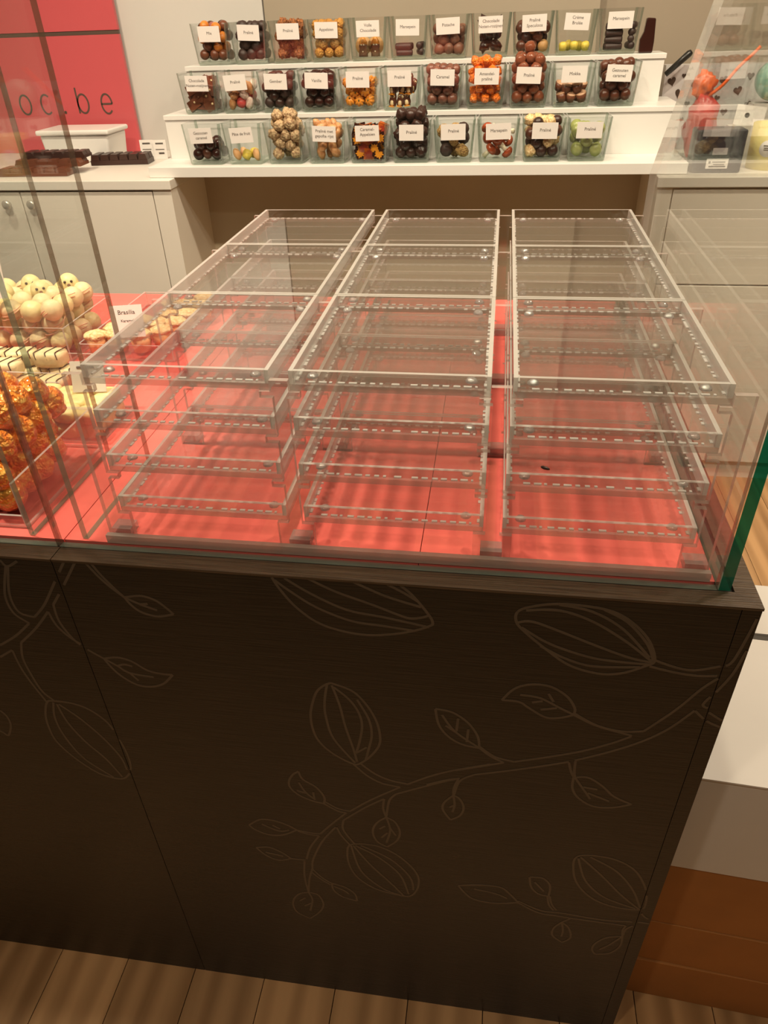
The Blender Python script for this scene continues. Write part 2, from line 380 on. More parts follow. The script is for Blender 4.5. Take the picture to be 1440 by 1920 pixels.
# ------------------------------------------------------------------ mesh helpers
class MB:
    def __init__(s): s.v = []; s.f = []; s.m = []; s.sm = []
    def add(s, vs, fs, mat=0, smooth=False):
        o = len(s.v); s.v += [tuple(v) for v in vs]
        for i, f in enumerate(fs):
            s.f.append(tuple(o+k for k in f)); s.m.append(mat[i] if isinstance(mat, (list, tuple)) else mat); s.sm.append(smooth)
        return s
    def box(s, x0, x1, y0, y1, z0, z1, mat=0):   # faces: -z +z -y +x +y -x
        vs = [(x0,y0,z0),(x1,y0,z0),(x1,y1,z0),(x0,y1,z0),(x0,y0,z1),(x1,y0,z1),(x1,y1,z1),(x0,y1,z1)]
        return s.add(vs, [(3,2,1,0),(4,5,6,7),(0,1,5,4),(1,2,6,5),(2,3,7,6),(3,0,4,7)], mat)
    def prism(s, poly, a0, a1, axis='y', mat=0, side=None):
        n = len(poly)
        def P(p, a): return {'y': (p[0], a, p[1]), 'x': (a, p[0], p[1]), 'z': (p[0], p[1], a)}[axis]
        vs = [P(p, a0) for p in poly] + [P(p, a1) for p in poly]
        sd = mat if side is None else side
        fs = [tuple(range(n)), tuple(range(2*n-1, n-1, -1))] + [(i, i+n, (i+1) % n+n, (i+1) % n) for i in range(n)]
        return s.add(vs, fs, [mat, mat]+[sd]*n)
    def lathe(s, prof, n=16, mat=0, smooth=True, c=(0,0,0), sx=1, sy=1):
        vs = []; k = len(prof)
        for i in range(n):
            a = 2*PI*i/n
            for r, z in prof: vs.append((c[0]+r*math.cos(a)*sx, c[1]+r*math.sin(a)*sy, c[2]+z))
        fs = []
        for i in range(n):
            j = (i+1) % n
            for q in range(k-1): fs.append((i*k+q, j*k+q, j*k+q+1, i*k+q+1))
        fs.append(tuple(i*k for i in range(n-1, -1, -1))); fs.append(tuple(i*k+k-1 for i in range(n)))
        return s.add(vs, fs, mat, smooth)
    def tube(s, pts, r, n=8, mat=0, smooth=True):
        pts = [Vector(p) for p in pts]; vs = []; fs = []
        for i, p in enumerate(pts):
            d = (pts[min(i+1, len(pts)-1)]-pts[max(i-1, 0)]).normalized()
            u = d.cross(Vector((0.13, 0.2, 0.97)));
            if u.length < 1e-3: u = d.cross(Vector((1, 0, 0)))
            u.normalize(); w = d.cross(u); rr = r[i] if isinstance(r, (list, tuple)) else r
            for k in range(n):
                a = 2*PI*k/n; vs.append(p+u*math.cos(a)*rr+w*math.sin(a)*rr)
        for i in range(len(pts)-1):
            for k in range(n):
                fs.append((i*n+k, i*n+(k+1) % n, (i+1)*n+(k+1) % n, (i+1)*n+k))
        fs.append(tuple(range(n-1, -1, -1))); fs.append(tuple((len(pts)-1)*n+k for k in range(n)))
        return s.add(vs, fs, mat, smooth)
    def ico(s, r=1.0, sub=2, mat=0, c=(0,0,0), sc=(1,1,1), fn=None, smooth=True):
        bm = bmesh.new(); bmesh.ops.create_icosphere(bm, subdivisions=sub, radius=1.0); bm.verts.ensure_lookup_table()
        vs = []
        for v in bm.verts:
            p = v.co.copy(); k = r*(fn(p) if fn else 1.0)
            vs.append((c[0]+p.x*k*sc[0], c[1]+p.y*k*sc[1], c[2]+p.z*k*sc[2]))
        fs = [tuple(v.index for v in f.verts) for f in bm.faces]; bm.free()
        return s.add(vs, fs, mat, smooth)
    def mesh(s, name, mats):
        me = bpy.data.meshes.new(name); me.from_pydata(s.v, [], s.f)
        for m in (mats if isinstance(mats, (list, tuple)) else [mats]): me.materials.append(m)
        me.polygons.foreach_set('material_index', s.m); me.polygons.foreach_set('use_smooth', s.sm)
        me.update(); return me
    def build(s, name, mats, parent=None, loc=(0,0,0), rot=(0,0,0)):
        return put(name, s.mesh(name, mats), parent, loc, rot)
def put(name, me, parent=None, loc=(0,0,0), rot=(0,0,0), scale=None):
    o = bpy.data.objects.new(name, me); COL.objects.link(o); o.location = loc; o.rotation_euler = rot
    if parent: o.parent = parent
    if scale: o.scale = (scale, scale, scale)
    return o
def bevel(o, w=0.002, seg=2):
    md = o.modifiers.new('bevel', 'BEVEL'); md.width = w; md.segments = seg; md.limit_method = 'ANGLE'; return o
def tag(o, label=None, cat=None, group=None, kind=None):
    if label: o['label'] = label
    if cat: o['category'] = cat
    if group: o['group'] = group
    if kind: o['kind'] = kind
    return o
def thing(name, label, cat, loc=(0,0,0), rz=0, group=None):
    o = bpy.data.objects.new(name, None); COL.objects.link(o); o.empty_display_size = 0.05
    o.location = loc; o.rotation_euler = (0, 0, rz); return tag(o, label, cat, group)
def struct(name, mb, mats, label):
    o = mb.build(name, mats); return tag(o, label, None, None, 'structure')
def spline(pts, n=6):
    P = [Vector(p) for p in pts]
    if len(P) < 3: return P
    out = []
    closed = (P[0]-P[-1]).length < 1e-6
    for i in range(len(P)-1):
        p0 = P[i-1] if i > 0 else (P[-2] if closed else P[0]); p1 = P[i]; p2 = P[i+1]
        p3 = P[i+2] if i+2 < len(P) else (P[1] if closed else P[-1])
        for k in range(n):
            t = k/n
            out.append(0.5*((2*p1)+(p2-p0)*t+(2*p0-5*p1+4*p2-p3)*t*t+(3*p1-p0-3*p2+p3)*t**3))
    out.append(P[-1]); return out
def ribbon(mb, pts2, w, y, h, mat=0):
    """flat raised line in the x-z plane; front face at y-h"""
    n = len(pts2); L = []; R = []
    for i, p in enumerate(pts2):
        d = pts2[min(i+1, n-1)]-pts2[max(i-1, 0)]
        d = d.normalized() if d.length > 1e-9 else Vector((1, 0)); q = Vector((-d.y, d.x))*w/2
        L.append(p+q); R.append(p-q)
    vs = [(p.x, y-h, p.y) for p in L]+[(p.x, y-h, p.y) for p in R]+[(p.x, y, p.y) for p in L]+[(p.x, y, p.y) for p in R]
    fs = []
    for i in range(n-1):
        fs += [(i, i+n, i+n+1, i+1), (i, i+1, i+1+2*n, i+2*n), (i+n, i+3*n, i+1+3*n, i+1+n)]
    mb.add(vs, fs, mat)
FONT_CACHE = {}
def text_mesh(txt, size, extrude=0.0002):
    key = (txt, size)
    if key not in FONT_CACHE:
        cu = bpy.data.curves.new('text', 'FONT'); cu.body = txt; cu.size = size; cu.align_x = 'CENTER'; cu.align_y = 'CENTER'
        cu.extrude = extrude; cu.resolution_u = 2; cu.space_line = 1.15
        ob = bpy.data.objects.new('text', cu); COL.objects.link(ob)
        dg = bpy.context.evaluated_depsgraph_get(); me = bpy.data.meshes.new_from_object(ob.evaluated_get(dg))
        bpy.data.objects.remove(ob); me.materials.clear(); me.materials.append(INK); FONT_CACHE[key] = me
    return FONT_CACHE[key]

# ================================================================== SETTING
H = 0.95
fl = struct('floor', MB().box(-3.4, 2.4, -3.0, 2.5, -0.06, -0.012), [GAP], 'oak plank floor of the shop')
pw = 0.1292
plank_me = {}
for i in range(-9, 15):
    x = -0.602+pw*i
    y = -0.85-(0.47*i % 1.1)
    while y < 2.1:
        ln = 1.2
        if 'p' not in plank_me:
            plank_me['p'] = MB().box(0.0008, pw-0.0008, 0.001, ln-0.001, -0.012, 0.0).mesh('plank', FLOORM)
        if y+ln > -0.85 and (y < 0.15 or x > -0.1 or y+ln > 0.9):
            put('plank', plank_me['p'], fl, (x, y, 0))
        y += ln
struct('wall_back', MB().box(-3.4, 2.4, 2.45, 2.5, 0, CEIL), [WALLD], 'dark greige back wall at the right')
struct('trim_1', MB().box(-3.4, -1.108, 2.402, 2.45, 0, CEIL), [WALLW], 'white painted wall panel beside the red sign')
struct('trim_2', MB().box(-1.104, 0.028, 2.408, 2.45, 0, CEIL), [WALLG], 'greige wall panel behind the jars')
struct('wall_left', MB().box(-3.45, -3.4, -3.0, 2.5, 0, CEIL), [WALLW], 'white side wall on the left')
struct('wall_right', MB().box(2.4, 2.45, -3.0, 2.5, 0, CEIL), [WALLG], 'greige side wall on the right')
struct('wall_front', MB().box(-3.4, 2.4, -3.05, -3.0, 0, CEIL), [WALLD], 'dark wall behind the viewer')
struct('ceiling', MB().box(-3.4, 2.4, -3.0, 2.5, CEIL, CEIL+0.05), [CEILM], 'white ceiling')
for i, (x, y, w, tl) in enumerate(LAMPS):
    t = thing('downlight', 'round recessed ceiling downlight ' + ['far left', 'left of centre', 'right of centre', 'far right'][i % 4] + ' in the ' + ['back', 'middle', 'front'][i//4 if i < 8 else 2] + ' line', 'lamp', (x, y, CEIL), 0, 'ceiling downlights')
    MB().lathe([(0.058, 0.0), (0.075, 0.0), (0.075, -0.03), (0.058, -0.03)], 20).build('housing', LAMPM, t)
    add_lamp_light(x, y, w, tl, t)
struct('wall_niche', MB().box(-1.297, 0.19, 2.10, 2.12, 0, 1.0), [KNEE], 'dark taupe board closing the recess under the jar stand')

# ------------------------------------------------------------------ counters
MOTIF_W = 0.0030
def motif(part, xa, xb, y, parent):
    mb = MB()
    for qi, q in enumerate(MOTIF):
        P = [(q[i]/2000, q[i+1]/2000) for i in range(0, len(q), 2)]
        sp = spline([Vector((a, b)) for a, b in P], 5)
        run = []
        for p in sp:
            if xa <= p.x <= xb: run.append(p)
            else:
                if len(run) > 1: ribbon(mb, run, MOTIF_W, y, 0.0002+qi*0.0000012)
                run = []
        if len(run) > 1: ribbon(mb, run, MOTIF_W, y, 0.0002+qi*0.0000012)
    return tag(mb.build('cacao_branch_print', MOTIFM, parent), kind='stuff')
t = thing('display_counter', 'dark brown wood counter with cacao pod drawing, under the empty acrylic trays', 'counter', (0, 0, 0))
fp = MB().box(-0.7125, -0.0183, 0.0, 0.018, 0.0, H-0.003).build('front_panel', DARKWOOD, t)
motif('m', -0.7120, -0.0185, 0.0, fp)
sp_ = MB().box(-0.0175, 0.0, 0.0, 0.85, 0.0, H-0.003).build('side_panel', DARKWOOD, t)
motif('m', -0.0172, 0.0, 0.0, sp_)
mb = MB(); mb.prism([(-0.7125, -0.0008), (0.0008, -0.0008), (-0.0205, 0.0208), (-0.7125, 0.0208)], H-0.003, H, 'z'); mb.build('front_rim', RIMWOOD, t)
mb = MB(); mb.prism([(0.0008, -0.0006), (0.0008, 0.85), (-0.0203, 0.85), (-0.0203, 0.0208)], H-0.003, H, 'z'); mb.build('side_rim', RIMWOOD, t)
MB().box(-0.7125, -0.0176, 0.0181, 0.849, H-0.03, H-0.0035).build('deck', GAP, t)
MB().box(-0.7125, -0.0176, 0.832, 0.849, 0, H-0.031).build('back_panel', DARKWOOD, t)
t = thing('display_counter', 'dark brown wood counter at the left, under the filled chocolate bins', 'counter', (0, 0, 0))
fp = MB().box(-1.75, -0.7135, 0.0, 0.018, 0.0, H-0.003).build('front_panel', DARKWOOD, t)
motif('m', -1.75, -0.714, 0.0, fp)
MB().box(-1.75, -0.7135, -0.0008, 0.0208, H-0.003, H).build('front_rim', RIMWOOD, t)
MB().box(-1.75, -0.7135, 0.0181, 0.849, H-0.03, H-0.0035).build('deck', GAP, t)
MB().box(-1.75, -0.7135, 0.832, 0.849, 0, H-0.031).build('back_panel', DARKWOOD, t)
for x0, x1, lab in ((-0.7125, -0.3252, 'coral red liner board under the left and middle tray columns'), (-0.3243, -0.037, 'coral red liner board under the right tray column'),
                    (-1.74, -0.7137, 'coral red liner board under the chocolate bins at the left')):
    tag(MB().box(x0, x1, 0.031, 0.848, H-0.003, H+0.003).build('liner_board', REDBOARD), lab, 'board', 'red liner boards')

# ------------------------------------------------------------------ glass case
TOPZ = 1.50
def pane(x0, x1, label):
    o = MB().box(x0, x1, 0.0213, 0.0293, H+0.0005, TOPZ, [1, 1, 0, 2, 0, 2]).build('front_screen', [GLASS, GLASS_EDGE, GLASS_DARK])
    return tag(o, label, 'glass screen')
pane(-0.7140, -0.0365, 'clear front glass pane before the empty acrylic trays')
pane(-1.75, -0.7165, 'clear front glass pane before the foil chocolates at the left')
def fin(x0, x1, y0, y1, label):
    o = MB().box(x0, x1, y0, y1, H+0.0035, TOPZ, [1, 1, 1, 0, 2, 0]).build('glass_divider', [GLASS, GLASS_EDGE, GLASS_DARK])
    return tag(o, label, 'glass divider')
fin(-0.6925, -0.686, 0.034, 0.203, 'upright green-edged glass divider nearest the empty acrylic trays')
fin(-0.7555, -0.749, 0.034, 0.218, 'upright green-edged glass divider beside the orange foil chocolates')
poly = [(0.0213, H+0.0005), (0.718, H+0.0005), (0.718, 1.197), (0.42, TOPZ), (0.0213, TOPZ)]
mb = MB(); mb.prism(poly, -0.0355, -0.0245, 'x', 0, 1)
mb.m = [0, 0, 1, 3, 3, 1, 2]
tag(mb.build('end_screen', [GLASS, GLASS_EDGE, GLASS_DEEP, ACR_EDGE]), 'glass end pane with deep green edge at the right corner', 'glass screen')

# ------------------------------------------------------------------ acrylic rack
LV = [0.988, 1.038, 1.088, 1.135]
POSTX = [-0.6515, -0.4518, -0.2523, -0.0525]
PY = [0.0405, 0.2500, 0.4610, 0.6700]
rack = thing('acrylic_rack', 'clear acrylic rack of notched posts holding the empty trays', 'rack', (0, 0, H+0.003))
Z0 = H+0.003
def side_prof():
    p = [(0.019, 0.0)]
    for i, z in enumerate(LV):
        z -= Z0
        if i: p += [(0.007, z-0.0065), (0.019, z-0.0065)]
        p += [(0.019, z)]
        p += [((0.007 if i < 3 else 0.0088), z)]
    p += [(0.0088, 1.146-Z0)]
    return p
def post_mesh(kind):
    r = side_prof()
    if kind == 'mid': poly = r+[(-a, b) for a, b in reversed(r)]
    elif kind == 'left': poly = r+[(-0.0095, 1.146-Z0), (-0.0095, 0.0)]
    else: poly = [(-a, b) for a, b in r]+[(0.0095, 1.146-Z0), (0.0095, 0.0)]
    if kind == 'right': poly = poly[::-1]
    mb = MB(); mb.prism(poly, -0.003, 0.003, 'y', 0, 1); return mb.mesh('post', [ACR, ACR_POST])
PM = {k: post_mesh(k) for k in ('left', 'mid', 'right')}
foot_me = MB().box(-0.011, 0.011, -0.009, 0.009, 0.0, 0.009, 0).mesh('foot', [ACR_FOOT])
for y in PY:
    for i, x in enumerate(POSTX):
        k = 'left' if i == 0 else 'right' if i == 3 else 'mid'
        o = put('post', PM[k], rack, (x, y, 0))
        put('foot', foot_me, o, (0, 0.013, 0))
    if y < 0.1 or y > 0.6: MB().box(-0.662, -0.042, y-0.0105, y-0.0045, 0.0, 0.010).build('base_bar', [ACR_BAR if y < 0.1 else ACR_FOOT], rack)

# ------------------------------------------------------------------ acrylic trays
TW, TL, TH, TT = 0.181, 0.210, 0.0190, 0.0060
base_me = MB().box(-TW/2, TW/2, 0, TL, 0, TT, [0, 0, 1, 1, 1, 1]).mesh('base_plate', [ACR, ACR_BAND])
wlong_me = MB().box(-0.002, 0.002, 0, TL, TT, TH, [1, 1, 1, 0, 1, 0]).mesh('long_wall', [ACR_WALL, ACR_EDGE])
wshort_me = MB().box(-TW/2+0.0042, TW/2-0.0042, -0.002, 0.002, TT, TH, [1, 1, 0, 1, 0, 1]).mesh('short_wall', [ACR, ACR_EDGE])
mb = MB(); rr = random.Random(5)
def dash(mb, a, b, horiz):
    n = 18
    for i in range(n):
        u0 = i/n+rr.uniform(0, .25)/n; u1 = u0+rr.uniform(0.22, 0.78)/n
        if rr.random() < .1: continue
        for off, h in ((0.0048, 0.0010),):
            if horiz:
                y = a[1]+off*b; mb.box(a[0]*(1-2*u0), a[0]*(1-2*u1), y-0.0015, y+0.0015, TT, TT+h)
            else:
                x = a[0]+off*b; mb.box(x-0.0016, x+0.0016, 0.006+(TL-0.012)*u0, 0.006+(TL-0.012)*u1, TT, TT+h)
dash(mb, (-TW/2, 0), 1, False); dash(mb, (TW/2, 0), -1, False)
dash(mb, (-TW/2+0.006, 0), 1, True); dash(mb, (-TW/2+0.006, TL), -1, True)
seam_me = mb.mesh('glue_seam', [SEAM])
dome_me = MB().lathe([(0.0055, 0.0), (0.0052, 0.0016), (0.004, 0.0032), (0.002, 0.0041), (0.0004, 0.0044)], 12).mesh('bumper', [DOME])
COLX = [-0.5515, -0.3520, -0.1525]
lvn = ['bottom', 'third', 'second', 'top']; rwn = ['front', 'middle', 'back']; cln = ['left', 'middle', 'right']
for ci, x in enumerate(COLX):
    for li, z in enumerate(LV):
        for ri in range(3):
            y = 0.0415+0.2112*ri
            t = thing('acrylic_tray', 'empty clear acrylic tray, %s level, %s row of the %s column' % (lvn[li], rwn[ri], cln[ci]), 'tray', (x, y, z+0.0003), 0, 'empty acrylic trays on the rack')
            put('base_plate', base_me, t)
            put('long_wall', wlong_me, t, (-TW/2+0.002, 0, 0)); put('long_wall', wlong_me, t, (TW/2-0.002, 0, 0))
            put('short_wall', wshort_me, t, (0, 0.002, 0)); put('short_wall', wshort_me, t, (0, TL-0.002, 0))
            put('glue_seam', seam_me, t)
            for sx in (-1, 1):
                for sy in (0.017, TL-0.017): put('bumper', dome_me, t, (sx*(TW/2-0.018), sy, TT))
tag(MB().ico(0.005, 2, 0, sc=(1.0, 0.4, 0.35), fn=lambda p: 1+0.2*noise.noise(p*3)).build('chocolate_crumb', CH['dark'], None, (-0.205, 0.075, 1.0455), (0, 0, -0.5)), 'small dark chocolate crumb lying in the right front tray', 'crumb')

# ================================================================== BACK CABINETS
def knob(p, x, z):
    MB().lathe([(0.006, 0), (0.006, 0.012), (0.014, 0.014), (0.015, 0.022), (0.010, 0.026)], 16).build('knob', CHROME, p, (x, 1.80, z), (PI/2, 0, 0))
t = thing('cabinet', 'pale grey two-door cabinet with round knobs at the left behind the counter', 'cabinet', (-1.8, 2.1, 0))
def part_box(n, x0, x1, y0, y1, z0, z1, m, t, b=0.0):
    L = t.location; o = MB().box(x0-L.x, x1-L.x, y0-L.y, y1-L.y, z0-L.z, z1-L.z).build(n, m, t)
    if b: bevel(o, b)
    return o
part_box('body', -2.75, -1.297, 1.813, 2.40, 0.0, 0.9715, CABINET, t)
part_box('stile', -1.358, -1.297, 1.80, 1.8128, 0.0, 0.9715, CABINET, t)
for x0, x1, kx in ((-2.72, -2.285, -2.33), (-2.280, -1.8225, -1.8675), (-1.8185, -1.3615, -1.7796)):
    d = part_box('door', x0, x1, 1.80, 1.8125, 0.07, 0.966, CABINET, t, 0.0015)
    MB().lathe([(0.006, 0), (0.006, 0.012), (0.014, 0.014), (0.015, 0.022), (0.010, 0.026)], 16).build('knob', CHROME, d, (kx+1.8, 1.80-2.1, 0.9305), (PI/2, 0, 0))
tag(bevel(MB().box(-2.75, -1.293, 1.793, 2.40, 0.972, 1.0).build('worktop', CABTOP), 0.002), 'cream worktop on the left cabinet below the red sign', 'worktop')
t = thing('cabinet', 'pale grey cabinet with drawer at the right behind the glass end pane', 'cabinet', (0.6, 2.1, 0))
part_box('body', 0.19, 1.35, 1.813, 2.40, 0.0, 0.9715, CABINET, t)
part_box('stile', 0.19, 0.232, 1.80, 1.8128, 0.0, 0.9715, CABINET, t)
for x0, x1 in ((0.2355, 0.78), (0.785, 1.35)):
    part_box('drawer', x0, x1, 1.80, 1.8125, 0.694, 0.966, CABINET, t, 0.0015)
    part_box('door', x0, x1, 1.80, 1.8125, 0.07, 0.689, CABINET, t, 0.0015)
tag(bevel(MB().box(0.186, 1.35, 1.793, 2.40, 0.972, 1.0).build('worktop', CABTOP), 0.002), 'cream worktop on the right cabinet with gift wrap and pot', 'worktop')

# tiered stand
t = thing('tiered_stand', 'white three-step display stand carrying rows of glass jars', 'stand', (-0.55, 2.08, 1.0))
part_box('base_board', -1.375, 0.271, 1.835, 2.275, 1.0005, 1.031, WHITE, t, 0.0015)
part_box('riser', -1.360, 0.258, 1.999, 2.275, 1.0312, 1.145, WHITE, t)
part_box('tread', -1.363, 0.262, 1.995, 2.275, 1.1452, 1.159, WHITE, t, 0.0012)
part_box('riser', -1.314, 0.211, 2.139, 2.275, 1.1592, 1.272, WHITE, t)
part_box('tread', -1.318, 0.215, 2.135, 2.275, 1.2722, 1.286, WHITE, t, 0.0012)

# red sign
t = thing('red_sign', 'crimson wall panel with thin dark letters and a dark cross line', 'sign', (-2.1, 2.37, 1.0))
part_box('panel', -2.75, -1.635, 2.37, 2.385, 1.0005, 1.379, POSTER, t)
part_box('panel', -2.75, -1.635, 2.37, 2.385, 1.392, 2.2, POSTER, t)
part_box('cross_line', -2.75, -1.636, 2.372, 2.384, 1.3792, 1.3918, POSTER_INK, t)
def arc(cx, cz, rx, rz, a0, a1, n=20): return [Vector((cx+rx*math.cos(math.radians(a0+(a1-a0)*i/n)), cz+rz*math.sin(math.radians(a0+(a1-a0)*i/n)))) for i in range(n+1)]
lw = 0.0062
def letter(strokes, label):
    mb = MB()
    for s in strokes: ribbon(mb, [Vector((p.x+2.1, p.y-1.0)) for p in s], lw, 0.0, 0.0008)
    o = mb.build('letter', POSTER_INK, t); o['label'] = label
letter([[Vector((-1.852, 1.218)), Vector((-1.852, 1.134))], arc(-1.831, 1.1655, 0.021, 0.031, -180, 180, 28)], 'thin dark letter b')
letter([arc(-1.737, 1.1635, 0.021, 0.032, 0, 318, 26), [Vector((-1.758, 1.1635)), Vector((-1.716, 1.1635))]], 'thin dark letter e')
letter([arc(-1.980, 1.1655, 0.021, 0.032, 50, 310, 24)], 'thin dark letter c')
letter([arc(-2.066, 1.1655, 0.022, 0.032, 0, 360, 28)], 'thin dark letter o')
letter([arc(-1.910, 1.138, 0.0025, 0.0025, 0, 360, 10)], 'dark full stop')

# ================================================================== CHOCOLATES: one prototype each
def lump(seed, amt, fr): 
    o = Vector((seed*3.1, seed*1.7, seed*0.9))
    return lambda p: 1+amt*noise.noise(p*fr+o)
PROTO = {}
def proto(name, parts):           # parts: [(part_name, mesh), ...], first one is the body
    PROTO[name] = parts
R = 0.5                            # all prototypes are about one unit across
def ball(name, mat, sub=3, sc=(1, 1, 1), fn=None): proto(name, [(name, MB().ico(R, sub, 0, sc=sc, fn=fn).mesh(name, CH[mat]))])
ball('round_dark_praline', 'dark'); ball('matte_dark_praline', 'darkm', fn=lump(2, .12, 3)); ball('milk_praline', 'milk', sc=(1, .95, .92)); ball('ruby_praline', 'pinkm', sc=(1, .9, .8))
ball('orange_praline', 'orange', sc=(.9, .9, 1.05)); ball('tan_praline', 'tan'); ball('gloss_dark_praline', 'glossdark'); ball('gloss_milk_praline', 'glossmilk', fn=lump(3, .12, 2))
ball('marbled_praline', 'marble'); ball('salted_caramel_ball', 'mid', sc=(1, .95, .9)); ball('walnut_praline', 'walnut', fn=lump(4, .45, 5), sc=(1.1, .95, .9))
ball('sugared_orange_ball', 'candy', fn=lump(5, .16, 6)); ball('mid_praline', 'mid'); ball('peanut_wrapped_praline', 'peanut', fn=lump(7, .38, 5)); ball('ivory_sphere', 'creamy')
ball('puffed_rice_praline', 'puff', sc=(1.35, .8, .8), fn=lump(8, .12, 4)); ball('seeded_praline', 'seed', fn=lump(9, .2, 7), sc=(1.15, 1, .85)); ball('nut_dotted_praline', 'nut', fn=lump(10, .35, 6))
ball('pear_praline', 'milkm', fn=lambda p: 1.0+0.22*max(0, p.z)**3-0.05*p.z); ball('dark_chunk', 'glossdark', sub=2, fn=lump(12, .6, 2.2), sc=(1.2, .8, .9)); ball('raspberry_ball', 'raspberry')
ball('sugar_log', 'sugar', sc=(1.25, .8, .8), fn=lump(13, .25, 3)); ball('peach_jelly', 'peach', sc=(.8, .8, 1.25)); ball('mint_jelly', 'mint', sc=(.7, .5, 1.2)); ball('fold_dark_praline', 'dark', fn=lump(14, .35, 2.5))
ball('foil_cube', 'foil', fn=lambda p: (0.72/max(abs(p.x), abs(p.y), abs(p.z))**0.7)*(1+.12*noise.noise(p*5)), sub=3)
def caplog(name, mat): 
    mb = MB(); mb.lathe([(0.02, -0.9), (0.26, -0.86), (0.33, -0.76), (0.33, 0.76), (0.26, 0.86), (0.02, 0.9)], 14)
    mb.v = [(z, x, y) for x, y, z in mb.v]; proto(name, [(name, mb.mesh(name, CH[mat]))])
caplog('marzipan_log', 'darkm')
proto('yellow_cup', [('yellow_cup', MB().lathe([(0.05, -0.42), (0.40, -0.42), (0.5, 0.1), (0.42, 0.34), (0.2, 0.45), (0.02, 0.40)], 14).mesh('yellow_cup', CH['yellow']))])
proto('milk_tablet', [('milk_tablet', MB().box(-.75, .75, -.22, .22, -.55, .55).mesh('milk_tablet', CH['milk'])), ('nut_piece', MB().ico(.13, 2, 0, (.2, -.24, .1)).mesh('nut_piece', CH['cream']))])
mb = MB(); n = 40; rows = 9
vs = []
for j in range(rows+1):
    ph = PI*j/rows
    for i in range(n):
        a = 2*PI*i/n; r = .52*math.sin(ph)*(1-.24*abs(math.cos(a*4))**6); vs.append((r*math.cos(a), r*math.sin(a), .40*math.cos(ph)-.10*math.exp(-(math.sin(ph)*4)**2)))
fs = [(j*n+i, (j+1)*n+i, (j+1)*n+(i+1) % n, j*n+(i+1) % n) for j in range(rows) for i in range(n)]
mb.add(vs, fs, 0, True)
proto('pumpkin_praline', [('pumpkin_praline', mb.mesh('pumpkin_praline', CH['pumpkin'])), ('stem', MB().lathe([(.11, .27), (.07, .36), (.05, .44)], 8).mesh('stem', CH['green']))])
proto('gnome_figure', [('gnome_figure', MB().lathe([(.02, 0), (.42, .02), (.38, .5), (.33, .62), (.40, .75), (.36, 1.0), (.02, 1.1)], 16, sy=.6).mesh('gnome_figure', CH['mid'])),
    ('hat', MB().lathe([(.38, .95), (.36, 1.15), (.2, 1.42), (.02, 1.6)], 16, sy=.65).mesh('hat', CH['gold'])),
    ('backing_disc', MB().tube([(0, .27, .85), (0, .33, .85)], .72, 24).mesh('backing_disc', CH['tan'])),
    ('eye', MB().ico(.07, 2, 0, (-.12, -.26, .93)).mesh('eye', CH['white'])), ('eye', MB().ico(.07, 2, 0, (.12, -.26, .93)).mesh('eye', CH['white'])), ('button', MB().ico(.06, 2, 0, (0, -.25, .42)).mesh('button', CH['white']))])
proto('penguin_figure', [('penguin_figure', MB().lathe([(.02, 0), (.34, .03), (.44, .4), (.38, .75), (.40, 1.0), (.30, 1.25), (.02, 1.35)], 16, sy=.8).mesh('penguin_figure', CH['mid'])),
    ('belly', MB().ico(.28, 2, 0, (0, -.19, .38), (.9, .7, 1.25)).mesh('belly', CH['cream'])), ('eye', MB().ico(.15, 2, 0, (-.15, -.25, 1.0), (1, .5, 1)).mesh('eye', CH['cream'])), ('eye', MB().ico(.15, 2, 0, (.15, -.25, 1.0), (1, .5, 1)).mesh('eye', CH['cream'])),
    ('pupil', MB().ico(.06, 2, 0, (-.14, -.335, 1.0)).mesh('pupil', CH['glossdark'])), ('pupil', MB().ico(.06, 2, 0, (.14, -.335, 1.0)).mesh('pupil', CH['glossdark'])), ('foot', MB().box(-.28, .28, -.44, -.1, -.03, .07).mesh('foot', CH['gold']))])
proto('mokka_cup', [('mokka_cup', MB().lathe([(.02, -.45), (.36, -.45), (.5, .2), (.02, .2)], 16).mesh('mokka_cup', CH['milk'])), ('topping', MB().lathe([(.49, .2), (.46, .30), (.25, .36), (.02, .34)], 16).mesh('topping', CH['mokka']))])
proto('marzipan_mushroom', [('marzipan_mushroom', MB().lathe([(.02, 0.0), (.42, 0.0), (.5, .1), (.46, .32), (.28, .48), (.02, .54)], 16).mesh('cap', CH['redcap'])), ('stem', MB().lathe([(.02, -.62), (.21, -.62), (.17, -.2), (.19, 0.02), (.02, .03)], 12).mesh('stem', CH['white']))])
leaf = []
for i in range(20):
    a = PI/2+2*PI*i/20; r = (.62, .40, .50, .36)[i % 4]; leaf.append((r*math.cos(a), r*math.sin(a)))
for nm, m in (('gold_leaf_caramel', 'gold'), ('red_leaf_caramel', 'redleaf')):
    mb = MB(); mb.prism(leaf, -.27, -.22, 'y'); lf = mb.mesh('leaf', CH[m])
    proto(nm, [(nm, MB().box(-.62, .62, -.22, .22, -.62, .62).mesh(nm, CH['glossdark'] if m == 'gold' else CH['caramel'])), ('leaf', lf)])
proto('olive_praline', [('olive_praline', MB().ico(R, 3, 0, sc=(1, 1, 1.12), fn=lump(20, .05, 2)).mesh('olive_praline', CH['olive'])), ('hole', MB().ico(.15, 2, 0, (.1, -.42, .1), (.55, .5, 1.2)).mesh('hole', CH['dark']))])
mb = MB()
proto('nut_topped_praline', [('nut_topped_praline', MB().lathe([(.02, -.5), (.38, -.5), (.46, .2), (.02, .2)], 16).mesh('nut_topped_praline', CH['peach'])), ('nut_topping', MB().ico(.5, 3, 0, (0, 0, .24), (1, 1, .42), lump(21, .22, 7)).mesh('nut_topping', CH['nut']))])
mb = MB()
